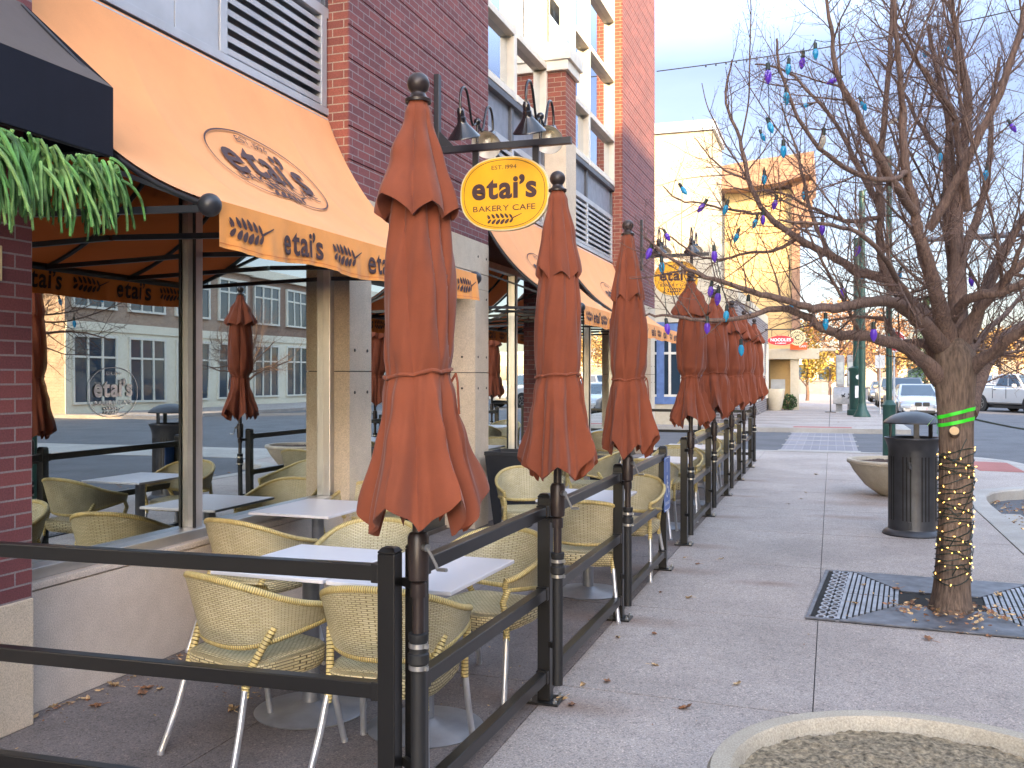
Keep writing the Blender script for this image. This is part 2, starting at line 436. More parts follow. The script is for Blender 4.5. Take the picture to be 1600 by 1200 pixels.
M['gold'] = concrete('ochre_stucco', (.52, .355, .16), .06, 40, .1)
M['browncanopy'] = plain('brown_canopy', (.25, .14, .085), .7)
M['bluewood'] = plain('blue_painted_wood', (.10, .17, .36), .5)
M['carwhite'] = plain('silver_white_paint', (.36, .38, .42), .25, .25, .03, 3, 0, 80, .5, .8)
M['carwhite2'] = plain('white_paint', (.52, .52, .53), .3, 0, .03, 3, 0, 80, .5, .7)
M['carbeige'] = plain('beige_paint', (.45, .36, .24), .3, .2, .03, 3, 0, 80, .5, .7)
M['cargrey'] = plain('dark_grey_paint', (.10, .115, .14), .3, .3, .03, 3, 0, 80, .5, .7)
M['carglass'] = plain('car_glass', (.03, .05, .075), .06, 0, .05, 3, 0, 80, .8)
M['tyre'] = plain('tyre', (.015, .015, .015), .8)
M['trim'] = plain('black_trim', (.015, .015, .017), .4)
M['lens'] = plain('headlight_lens', (.55, .58, .62), .1, .2)
M['redsign'] = plain('red_sign', (.50, .025, .035), .45)
M['orangesign'] = plain('orange_red_sign', (.75, .11, .02), .5)
M['kiosk'] = plain('light_grey_metal', (.27, .27, .275), .45, .2)
M['kioskpanel'] = plain('panel_face', (.34, .37, .37), .3)
M['conifer'] = plain('conifer_foliage', (.030, .085, .022), .8, 0, .5, 2)
M['yleaf'] = plain('yellow_foliage', (.48, .33, .06), .8, 0, .35, 2)
M['rleaf'] = plain('rust_foliage', (.34, .17, .075), .8, 0, .35, 2)
M['gleaf'] = plain('golden_foliage', (.42, .25, .075), .8, 0, .35, 2)
M['shrub'] = plain('shrub_leaves', (.05, .10, .03), .8, 0, .5, 8)
def bulbmat(n, c):
    m, nt, b = nmat(n)
    b.inputs['Roughness'].default_value = .12
    f = noise(nt, 40, 2, objco(nt))
    nt.links.new(ramp(nt, f, [(.3, tuple(x*.7 for x in c)), (.7, c)]), b.inputs['Base Color'])
    b.inputs['Transmission Weight'].default_value = .25; b.inputs['Coat Weight'].default_value = .5
    tr = nt.nodes.new('ShaderNodeBsdfTranslucent'); tr.inputs[0].default_value = (*c, 1)
    ms = N(nt, 'ShaderNodeMixShader'); ms.inputs[0].default_value = .45
    nt.links.new(b.outputs[0], ms.inputs[1]); nt.links.new(tr.outputs[0], ms.inputs[2])
    nt.links.new(ms.outputs[0], nt.nodes['Material Output'].inputs[0])
    return m
M['bulb_b'] = bulbmat('blue_bulb', (.04, .60, .95)); M['bulb_p'] = bulbmat('purple_bulb', (.28, .10, .90)); M['bulb_w'] = bulbmat('white_bulb', (.85, .80, .70))
# ================================================================== SETTING
def sheet(name, pts, z, m, zb=None):
    mb = MB(); k = len(pts)
    if zb is None: mb.add([(x, y, z) for x, y in pts], [tuple(range(k))])
    else: mb.prism(pts, lambda u, v, w: (u, v, w), zb, z)
    return tag(mb.build(name, m), kind='structure')
sheet('ground', [(-1500,-1500),(1500,-1500),(1500,1500),(-1500,1500)], -.30, M['ground'])
sheet('street', [(-80,-80),(75,-80),(75,260),(-80,260)], -.15, M['asphalt'], -.28)
# near pavement: a dark bed with separate slabs on it
SK = -.045
bed = MB(); bed.box(-3.95, 1.68, -12, 21.95, -.2, -.014)
tag(bed.build('pavement_bed', M['joint']), kind='structure')
ys = [4.95 + 1.88 * k for k in range(-9, 10)]
def slabs(name, xs, m, y_lo, y_hi, sub=True):
    mb = MB()
    for x0, x1 in zip(xs[:-1], xs[1:]):
        for a, b in zip(ys[:-1], ys[1:]):
            g = .0055
            def yy(y, x): return min(max(y + SK * (x + 1.4), y_lo), y_hi)
            if b < y_lo or a > y_hi: continue
            h = .003; q = [(x0+h, yy(a+g, x0)), (x1-h, yy(a+g, x1)), (x1-h, yy(b-g, x1)), (x0+h, yy(b-g, x0))]
            if abs(q[2][1] - q[1][1]) < .02: continue
            mb.prism(q, lambda u, v, w: (u, v, w), -.012, 0)
    return tag(mb.build(name, m), kind='structure')
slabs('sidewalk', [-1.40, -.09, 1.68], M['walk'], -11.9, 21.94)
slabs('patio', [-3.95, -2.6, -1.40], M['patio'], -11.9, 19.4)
slabs('sidewalk_end', [-3.95, -1.40], M['walk'], 19.4, 21.94)
kp = [(1.95,-12),(1.95,0),(1.95,8),(1.95,13.6),(1.97,14.2),(2.03,14.7),(2.18,15.15),(2.42,15.5),(2.75,15.75),(3.1,15.95),(3.35,16.3),(3.45,16.9),
      (3.45,20.2),(3.3,20.9),(2.9,21.5),(2.3,21.95),(1.5,22.2),(.5,22.2),(-20,22.2),(-70,22.2)]
def offset_path(p, d):
    out = []
    for i in range(len(p)):
        a = Vector((*p[max(i-1,0)],0)); b = Vector((*p[min(i+1,len(p)-1)],0)); t = (b - a).normalized()
        n = Vector((-t.y, t.x, 0)); out.append((p[i][0] + n.x*d, p[i][1] + n.y*d))
    return out
ki = offset_path(kp, .26); kt = offset_path(kp, .02)
kb = MB(); n = len(kp)
vs = [(*p, -.16) for p in kp] + [(*p, -.02) for p in kp] + [(*p, .003) for p in kt] + [(*p, .003) for p in ki] + [(*p, -.05) for p in ki]
fs = []
for r in range(4):
    for i in range(n - 1): fs.append((r*n+i, r*n+i+1, (r+1)*n+i+1, (r+1)*n+i))
kb.add(vs, fs); tag(kb.build('kerb', M['kerb'], smooth=40), kind='structure')
bulb = [(1.68, 12.9)] + [p for p in ki if p[0] > 1.685 and p[1] > 12.95] + [(1.685, 21.93)]
sheet('sidewalk_corner', [(1.685,12.9),(1.69,13.6)] + [p for p in ki if p[1] > 14 and p[0] > 1.69] + [(1.685,21.94)], 0, M['walk'], -.15)
g = MB()                                                   # leaf strewn gutter
g.box(1.96, 2.32, -12, 13.9, -.149, -.142); tag(g.build('gutter', M['kerb']), kind='structure')
sheet('crossing', [(-1.2,22.45),(.6,22.45),(.6,32.0),(-1.2,32.0)], -.144, M['paver'], -.149)
cb = MB()
for y in (22.3, 24.2, 26.1, 28.0, 29.9, 31.8): cb.box(-1.25, .65, y, y + .22, -.148, -.139)
tag(cb.build('crossing_bands', M['kerb']), kind='structure')
sheet('crossing_second', [(3.9,18.2),(18.6,17.2),(18.6,20.2),(3.9,20.8)], -.144, M['kerb'], -.149)
sheet('tactile_paving', [(2.45,18.5),(3.15,18.4),(3.15,20.3),(2.45,20.5)], .006, M['tactile'], -.002)
sheet('tactile_paving_far', [(-1.2,32.35),(.6,32.35),(.6,33.0),(-1.2,33.0)], .006, M['tactile'], -.002)
# far block pavement
fk = MB()
fk.box(-70, 2.1, 32.2, 260, -.2, 0); tag(fk.build('far_sidewalk', M['walk']), kind='structure')
fk = MB(); fk.box(-70, 2.32, 32.0, 32.2, -.2, .003); fk.box(2.1, 2.32, 32.2, 260, -.2, .003); tag(fk.build('far_kerb', M['kerb']), kind='structure')
fj = MB()
for y in (34.5, 37, 39.5, 42, 45, 48): fj.box(-3.3, 2.1, y, y + .02, -.01, .003)
for x in (-.1,): fj.box(x, x + .02, 32.2, 60, -.01, .0035)
tag(fj.build('far_pavement_joints', M['joint']), kind='structure')
ok_ = MB(); ok_.box(18.8, 22.5, -80, 20.5, -.2, 0); ok_.box(18.8, 70, 33, 200, -.2, 0); tag(ok_.build('opposite_sidewalk', M['walk']), kind='structure')

# ================================================================== THE BRICK BUILDING
XF, XG = -3.65, -3.85
bld = thing('brick_building', 'red brick commercial building with grey louvres and cream framed upper windows over the cafe patio', 'building', (-3.9, 8.5, 0))
def part(name, mb, m, parent=bld, **k): return mb.build(name, m, parent, **k)
# body behind everything
mb = MB(); mb.box(-18, -3.97, -14, 20.70, 3.12, 12.4); mb.box(-18.2, -3.6, -14.2, 20.72, 12.4, 12.9)
part('upper_body', mb, M['dgrey'])
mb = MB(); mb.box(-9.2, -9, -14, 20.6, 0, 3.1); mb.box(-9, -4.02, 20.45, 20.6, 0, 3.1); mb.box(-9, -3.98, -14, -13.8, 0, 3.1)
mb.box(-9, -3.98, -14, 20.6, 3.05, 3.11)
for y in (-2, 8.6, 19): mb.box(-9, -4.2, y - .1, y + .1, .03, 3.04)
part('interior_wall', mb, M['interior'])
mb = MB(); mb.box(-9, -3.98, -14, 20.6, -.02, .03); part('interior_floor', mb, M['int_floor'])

def brick_mass(y0, y1, zb=3.12, zt=12.4):
    core = MB(); core.box(-3.98, XF - .015, y0, y1, zb, zt); part('brick_wall', core, M['brick_side'])
    fr = MB(); z = zb
    while z < zt - .05:
        z1 = min(z + .2688 - .011, zt); fr.box(XF - .0155, XF, y0, y1, z, z1); z += .2688
    part('brick_facing', fr, M['brick_front'])
def precast(y0, y1, ya, yb):
    mb = MB(); g = .004
    for a, b in ((y0, ya), (yb, y1)):
        for z0, z1 in ((0, 1.69), (1.69, 2.60)): mb.box(-4.05, XF + .002, a, b, z0 + g, z1 - g)
    mb.box(-4.05, XF + .002, y0, y1, 2.60, 2.77 - g); mb.box(-3.98, XF + .004, y0, y1, 2.77 + g, 3.115)
    for a, b in ((y0, ya), (yb, y1)): mb.box(-4.04, XF - .012, a + .012, b - .012, .0, 2.605, 1)
    mb.box(-3.97, XF - .012, y0 + .012, y1 - .012, 2.61, 3.10, 1)
    h = mb
    for a, b in ((y0, ya), (yb, y1)):
        for z in (1.52, 1.86, 2.5, 2.95):
            for y in (a + .08, b - .08):
                h.lathe([(.001, 0), (.013, 0), (.013, .004)], (XF + .005, y, z), 10, Matrix.Rotation(PI/2, 3, 'Y'), 1)
    for yf in (yb,):
        for z in (1.52, 1.86): h.lathe([(.001, 0), (.013, 0), (.013, .003)], (-3.8, yf - .001, z), 10, Matrix.Rotation(PI/2, 3, 'X'), 1)
    part('concrete_pier', mb, [M['precast'], M['interior']])
    d = MB(); d.box(-4.06, -4.0, ya, ya + .06, .03, 2.6); d.box(-4.06, -4.0, yb - .06, yb, .03, 2.6); d.box(-4.06, -4.0, ya + .06, yb - .06, 2.5, 2.6)
    m_ = (ya + yb) / 2
    d.box(-4.06, -4.0, m_ - .04, m_ + .04, .03, 2.5); d.box(-4.06, -4.0, ya + .06, yb - .06, .03, .2)
    dr = part('door_frame', d, M['door'])
    gl = MB(); gl.box(-4.035, -4.025, ya + .06, m_ - .04, .2, 2.5); gl.box(-4.035, -4.025, m_ + .04, yb - .06, .2, 2.5)
    gl.build('door_glass', M['glass'], dr)
    hd = MB()
    for s in (-1, 1): hd.tube([(-3.99, m_ + s*.1, .9), (-3.95, m_ + s*.1, .92), (-3.95, m_ + s*.1, 1.25), (-3.99, m_ + s*.1, 1.27)], .012, 8)
    hd.build('handle', M['steel'], dr)
brick_mass(6.85, 10.11); precast(6.85, 10.11, 7.23, 9.69)
brick_mass(17.39, 20.74); precast(17.39, 20.74, 17.85, 20.25)
brick_mass(-4.0, -.72); precast(-4.0, -.72, -3.6, -1.1)
brick_mass(-14, -8)

def bay(y0, y1, mull, louv):
    lw = MB(); lw.box(-4.0, -3.70, y0, y1, 0, .60); lw.box(-4.0, -3.69, y0, y1, .604, .64); part('low_wall', lw, M['lowwall'], bevel=.006)
    fr = MB(); fr.box(-3.93, -3.745, y0, y1, .641, .70); fr.box(-3.90, -3.80, y0, y1, 2.92, 3.0)
    ed = [y0] + list(mull) + [y1]
    for i, y in enumerate(ed):
        w = .07
        a, b = (y, y + w) if i == 0 else (y - w, y) if i == len(ed) - 1 else (y - w/2, y + w/2)
        fr.box(-3.90, -3.785, a, b, .70, 2.92)
    win = part('shop_window', fr, M['alu'], bevel=.004)
    gk = MB()
    for i, y in enumerate(mull): gk.box(-3.80, -3.783, y - .012 - .035, y - .036, .70, 2.92)
    if mull: gk.build('gasket', M['rubber'], win)
    gl = MB()
    for i in range(len(ed) - 1):
        a = ed[i] + (.07 if i == 0 else .035); b = ed[i+1] - (.07 if i == len(ed) - 2 else .035)
        gl.box(-3.856, -3.844, a, b, .70, 2.92)
    gl.build('glass', M['glass'], win)
    sp = MB(); sp.box(-3.97, -3.86, y0, y1, 3.0, 3.74); part('spandrel_panel', sp, M['dgrey'])
    fl = MB(); fl.box(-3.97, -3.835, y0, y1, 3.741, 3.80); fl.box(-3.97, -3.835, y0, y1, 4.52, 4.60)
    la, lb = louv
    n_ = max(1, round((lb - la) / 1.75)); st = (lb - la) / n_
    for k in range(n_ + 1): fl.box(-3.97, -3.834, la + k*st - .04, la + k*st + .04, 3.80, 4.52)
    if la - y0 > .1:
        k = int((la - y0) / .6) + 1; s_ = (la - .04 - y0) / k
        for j in range(k): fl.box(-3.97, -3.845, y0 + j*s_ + .004, y0 + (j+1)*s_ - .004, 3.80, 4.52)
    lo = part('louvre_frame', fl, M['galv'], bevel=.003)
    sl = MB()
    for k in range(n_):
        a, b = la + k*st + .04, la + (k+1)*st - .04
        for j in range(8):
            z = 3.80 + .012 + j * .088
            sl.add([(-3.93,a,z+.088),(-3.845,a,z),(-3.845,b,z),(-3.93,b,z+.088),(-3.93,a,z+.094),(-3.842,a,z+.040),(-3.842,b,z+.040),(-3.93,b,z+.094)],
                   [(0,3,2,1),(4,5,6,7),(0,1,5,4),(1,2,6,5),(2,3,7,6),(3,0,4,7)])
    sl.build('louvre_blades', M['galv'], lo)
    dk = MB(); dk.box(-3.968, -3.962, y0, y1, 3.8, 4.52); dk.build('louvre_back', M['galv'], lo)
    # dark grey panel zone and ledge
    pz = MB(); pz.box(-3.97, -3.88, y0, y1, 4.60, 5.06); part('recessed_panel', pz, M['bluegrey'])
    pf = MB(); pf.box(-3.97, -3.80, y0, y1, 5.06, 5.14)
    k = max(2, round((y1 - y0) / 1.7))
    for j in range(k + 1):
        y = y0 + (y1 - y0) * j / k; pf.box(-3.97, -3.84, max(y - .05, y0), min(y + .05, y1), 4.601, 5.059)
    part('panel_ledge', pf, M['dgrey'], bevel=.004)
    # upper windows
    zs = [5.14, 5.95, 7.05, 8.15, 9.25, 10.35, 11.45, 12.3]
    uf = MB()
    for j in range(k + 1):
        y = y0 + (y1 - y0) * j / k; uf.box(-3.95, -3.80, max(y - .06, y0), min(y + .06, y1), 5.141, 12.3)
    for z in zs:
        for j in range(k):
            a = y0 + (y1 - y0) * j / k + .06; b = y0 + (y1 - y0) * (j+1) / k - .06
            uf.box(-3.95, -3.79, a, b, z + .002, z + .09)
    uw = part('upper_window', uf, M['white'], bevel=.004)
    gl = MB()
    for j in range(k):
        a = y0 + (y1 - y0) * j / k + .06; b = y0 + (y1 - y0) * (j+1) / k - .06
        for z0, z1 in zip(zs[:-1], zs[1:]): gl.box(-3.905, -3.895, a, b, z0 + .09, z1)
    gl.build('glass', M['glass_up'], uw)
bay(3.60, 6.85, [5.12], (5.45, 6.78))
bay(10.11, 12.98, [11.55], (10.2, 12.9))
bay(13.54, 17.39, [15.45], (13.62, 17.31))
bay(-.72, 3.04, [1.2], (-.6, 2.95))
def pilaster(y0, y1, x):
    mb = MB(); mb.box(-3.98, x + .012, y0 - .012, y1 + .0, 0, .60); part('pilaster_base', mb, M['precast'], bevel=.006)
    mb = MB(); mb.box(-3.98, x + .004, y0, y1, 3.78, 5.0); part('pilaster_band', mb, M['precast'], bevel=.006)
    mb = MB(); mb.box(-3.98, x, y0, y1, .60, 3.776); part('brick_pilaster', mb, M['brick_front'])
    mb = MB(); mb.box(-3.98, x, y0, y1, 5.004, 5.93); part('brick_pilaster', mb, M['brick_side'])
    mb = MB(); mb.box(-3.98, x + .05, y0 - .06, y1 + .06, 5.93, 6.07); mb.box(-3.98, x + .09, y0 - .09, y1 + .09, 6.07, 6.26); part('pilaster_cap', mb, M['white'], bevel=.006)
    mb = MB()
    for z in (6.26, 7.4, 8.5, 9.6, 10.7): mb.box(-3.97, x, y0, y1, z, z + .09)
    for xx in (-3.97, x - .09):
        for yy in (y0, y1 - .09): mb.box(xx + .001, xx + .089, yy, yy + .089, 6.352, 12.3)
    f = part('bay_window', mb, M['white'])
    mb = MB(); mb.box(-3.9, x - .04, y0 + .03, y1 - .03, 6.35, 12.2); mb.build('glass', M['glass_up'], f)
pilaster(12.98, 13.54, -3.535); pilaster(3.04, 3.60, -3.60); pilaster(-7, -6.4, -3.6)
pm = MB(); pm.box(-3.6, -3.585, 3.24, 3.415, 2.085, 2.245)
tag(pm.build('wall_plaque', M['cream'], None, bevel=.003), 'small blank white plaque on the brick pillar under the spruce garland', 'plaque')

# etched logo on the first pane
def fit(tri, w): 
    vs, fs = tri; x = max(v[0] for v in vs) - min(v[0] for v in vs); k = w / x
    return [(a*k, b*k) for a, b in vs], fs
def shift(tri, dx, dy): return [(a+dx, b+dy) for a, b in tri[0]], tri[1]
def polys2tri(polys, dx=0, dy=0):
    vs = []; fs = []
    for p in polys:
        b = len(vs); vs += [(x+dx, y+dy) for x, y in p]; fs.append(tuple(range(b, b+len(p))))
    return vs, fs
def logo(w, h, ringw=.006, p=2.3, inner=.94, bold=.034, sp=.7):
    out = [ring2d(w/2*inner, h/2*inner, ringw, 72, p)] if ringw else []
    out.append(shift(fit(text2d('EST. 1994', 1, .0, 1.1, 1.25), .28*w), 0, .355*h))
    out.append(shift(fit(text2d('etai\u2019s', 1, bold, sp), .73*w), 0, .085*h))
    out.append(shift(fit(text2d('BAKERY CAFE', 1, .006, 1.08, 1.3), .70*w), 0, -.195*h))
    out.append(polys2tri(wheat2d(.40*w), 0, -.335*h))
    return out
dc = MB()
for t in logo(.42, .30, .004): put2d(dc, t, lambda a, b: Vector((-3.838, 4.42 + a, 1.56 + b)))
_gl_pane = [o for o in bld.children if o.name.startswith('shop_window')][0]
M['etch'] = plain('frosted_lettering', (.75, .77, .76), .6)
dc.build('window_decal', M['etch'], _gl_pane)
# ================================================================== AWNINGS
AW0, AW1, AW2 = Vector((-3.835, 0, 3.72)), Vector((-3.45, 0, 2.68)), Vector((-2.58, 0, 2.42))
def awp(v):
    a = AW0*(1-v)**2 + AW1*2*v*(1-v) + AW2*v*v
    return a.x, a.z
def awn(v):
    d = (AW1-AW0)*(1-v)*2 + (AW2-AW1)*2*v
    n_ = Vector((-d.z, 0, d.x)); return n_.normalized()
_tab = []
_l = 0; _pp = None
for i in range(201):
    x, z = awp(i/200); q = Vector((x, z))
    if _pp is not None: _l += (q - _pp).length
    _tab.append(_l); _pp = q
def v_at(l):
    for i in range(200):
        if _tab[i+1] >= l: return (i + (l - _tab[i]) / (_tab[i+1] - _tab[i])) / 200
    return 1
AWL = _tab[-1]
def awning(y0, y1, label, seed):
    root = thing('awning', label, 'awning', (-3.84, (y0+y1)/2, 2.42), 'orange canvas awnings over the shop windows')
    rnd = random.Random(seed); W = y1 - y0; ns = 4
    ph = [rnd.uniform(0, 6) for _ in range(6)]
    def surf(y, v, off=0):
        x, z = awp(v); n_ = awn(v)
        if n_.z < 0: n_ = -n_
        u = (y - y0) / W
        d = -.018 * abs(math.sin(PI * ns * u)) ** .8 * math.sin(PI * v) + .006 * math.sin(7*v + ph[0] + 5*u) * v * math.sin(PI*u)
        return Vector((x, y, z)) + n_ * (d + off)
    mb = MB(); mb.grid(161, 49, lambda u, v: surf(y0 + u*W, v))
    mb.build('canopy', M['awn'], root, smooth=60, flip=True)
    def val(y, h, off=0):        # h: 0 at top .. 1 at hem
        u = (y - y0) / W
        rip = (.010*math.sin(9*u*PI + ph[1]) + .006*math.sin(23*u*PI + ph[2]) + .004*math.sin(51*u*PI + ph[3])) * h
        zz = 2.425 - .205*h + .006*h*math.sin(6*u*PI + ph[4]) - .012*h*math.sin(PI*ns*u)**2
        return Vector((-2.558 + rip + .012*h + off, y, zz))
    mb = MB(); mb.grid(321, 11, lambda u, v: val(y0 + u*W, v)); va = mb.build('valance', M['val'], root, smooth=60, flip=True)
    hem = MB(); hem.grid(121, 2, lambda u, v: val(y0 + u*W, .90 + .012*v, .0015)); hem.build('hem', M['awn'], va, smooth=60)
    pr = MB(); cw = W / 4
    for k in range(4):
        c = y0 + .235 + (W - .47) * k / 3
        for off in (.007, -.007):
            put2d(pr, polys2tri(wheat2d(.36)), lambda a, b: val(c + a, .5 - b/.205, off))
            if k < 3:
                c2 = c + (W - .47) / 6
                put2d(pr, fit(text2d('etai\u2019s', 1, .022, .9), .38), lambda a, b: val(c2 + a, .49 - b*1.05/.205, off))
    pr.build('lettering', M['ink'], va)
    lg = MB(); lc = AWL * .475; yo = .10
    for t in logo(1.28, .66, .012, 2.3, .94, .018, 1.1): put2d(lg, t, lambda a, b: surf((y0+y1)/2 + yo + a, v_at(max(0, min(AWL, lc - b))), .013))
    lg.build('printed_logo', M['ink'], root)
    # metal frame
    for k in range(ns + 1):
        y = y0 + .018 + (W - .036) * k / ns
        fr = MB(); fr.tube([surf(y, i/16, -.022) for i in range(17)], .016, 8); fr.build('hoop', M['black2'], root, smooth=50)
    br = MB(); br.tube([(-2.585, y0 - .03, 2.40), (-2.585, y1 + .03, 2.40)], .026, 10); br2 = MB(); br2.tube([(-3.838, y0, 3.70), (-3.838, y1, 3.70)], .012, 8); br2.build('wall_rail', M['galv'], root, smooth=50)
    br.build('front_bar', M['black2'], root, smooth=50)
    for y in (y0 - .03, y1 + .03):
        b = MB(); b.ball((-2.585, y, 2.40), .052, 20); b.build('end_ball', M['black2'], root, smooth=60)
    for k in range(ns + 1):
        y = y0 + .018 + (W - .036) * k / ns
        a = MB(); a.bar((-3.835, y, 2.43), (-2.60, y, 2.395), .03, .03)
        a.bar((-3.835, y, 2.86), (-2.62, y, 2.405), .022, .022) if k in (0, ns) else None
        a.build('strut', M['black2'], root)
    return root
awning(3.60, 6.83, 'large orange awning nearest the camera, partly behind the closest rust umbrella', 1)
awning(10.14, 12.95, 'orange awning behind the second rust umbrella, left of the grey-banded brick pilaster', 2)
awning(13.58, 17.36, 'farthest orange awning, running behind the third rust umbrella to the far shop corner', 3)

# black box awning at the left
bx = thing('box_awning', 'black box awning with sloped weathered top above the spruce garland', 'awning', (-3.6, 1.4, 2.6))
ya, yb = -1.6, 3.55
mb = MB(); mb.grid(60, 6, lambda u, v: (-3.085 + .004*math.sin(31*u) * v, ya + u*(yb-ya), 2.955 - .31*v)); 
mb.add([(-3.085,yb,2.955),(-3.085,yb,2.645),(-3.60,yb,2.645),(-3.60,yb,3.40)], [(0,1,2,3)])
mb.add([(-3.085,ya,2.955),(-3.085,ya,2.645),(-3.60,ya,2.645),(-3.60,ya,3.40)], [(0,1,2,3)])
mb.build('front_panel', M['navy'], bx)
mb = MB(); mb.grid(40, 8, lambda u, v: (-3.60 + .515*v, ya + u*(yb-ya), 3.40 - .445*v - .02*math.sin(PI*v))); mb.build('sloped_top', M['navytop'], bx, smooth=40)
mb = MB()
for y in (ya + .02, 1.0, yb - .03):
    mb.bar((-3.58, y, 2.66), (-3.1, y, 2.66), .025, .025); mb.bar((-3.58, y, 3.37), (-3.1, y, 2.93), .025, .025); mb.bar((-3.1, y, 2.66), (-3.1, y, 2.93), .025, .025)
mb.bar((-3.105, ya, 2.655), (-3.105, yb, 2.655), .025, .025); mb.build('frame', M['black2'], bx)

# spruce garland hanging under it
gr = thing('spruce_garland', 'green drooping spruce garland with red berries hanging under the black awning', 'garland', (-3.05, 3.0, 2.6))
rnd = random.Random(11)
mbs = [MB(), MB()]
def sprig(mb, p, d, L, r):
    pts = []; q = Vector(p); d = Vector(d).normalized(); k = 9
    for i in range(k + 1):
        pts.append(q.copy()); q = q + d * (L / k)
        d = (d + Vector((rnd.uniform(-.12,.12), rnd.uniform(-.12,.12), -.24))).normalized()
    mb.tube(pts, [r*.62*(1 - .45*i/k) + .001 for i in range(k+1)], 6)
    nn = int(L * 900)
    for i in range(nn):
        t = rnd.random() * k; a = int(min(t, k-1)); f = t - a
        c = pts[a].lerp(pts[a+1], f); tg = (pts[a+1] - pts[a]).normalized()
        o_ = Vector((rnd.gauss(0,1), rnd.gauss(0,1), rnd.gauss(0,1))); o_ = (o_ - tg*o_.dot(tg)).normalized()
        e = c + o_ * r * rnd.uniform(.6, 1.0) + tg * r * rnd.uniform(.5, 1.2); s_ = tg.cross(o_) * .0019
        mb.add([c + s_, c - s_, e], [(0, 1, 2)])
spine = [(-3.04, 2.42 + .050*i, 2.60 + .02*math.sin(i*.7)) for i in range(22)]
for i, s_ in enumerate(spine):
    for j in range(14):
        f = i / 21
        L = rnd.uniform(.14, .36) * (1.0 - .15*f)
        p = (s_[0] + rnd.uniform(-.06,.06), s_[1] + rnd.uniform(-.03,.03), s_[2] - rnd.uniform(0, .1))
        sprig(mbs[(i + j) % 2], p, (rnd.uniform(-.3,.5), rnd.uniform(-.35,.55), rnd.uniform(-1.0,-.1)), L, rnd.uniform(.010, .015))
mbs[0].build('dark_sprigs', M['needle'], gr); mbs[1].build('pale_sprigs', M['needle2'], gr)
b = MB(); rr = random.Random(3)
for i in range(7): b.ball((-3.06 + rr.uniform(-.04,.03), 2.88 + rr.uniform(-.06,.04), 2.36 + rr.uniform(-.10,.1)), .014, 8)
b.build('berry_cluster', M['berry'], gr, smooth=60)

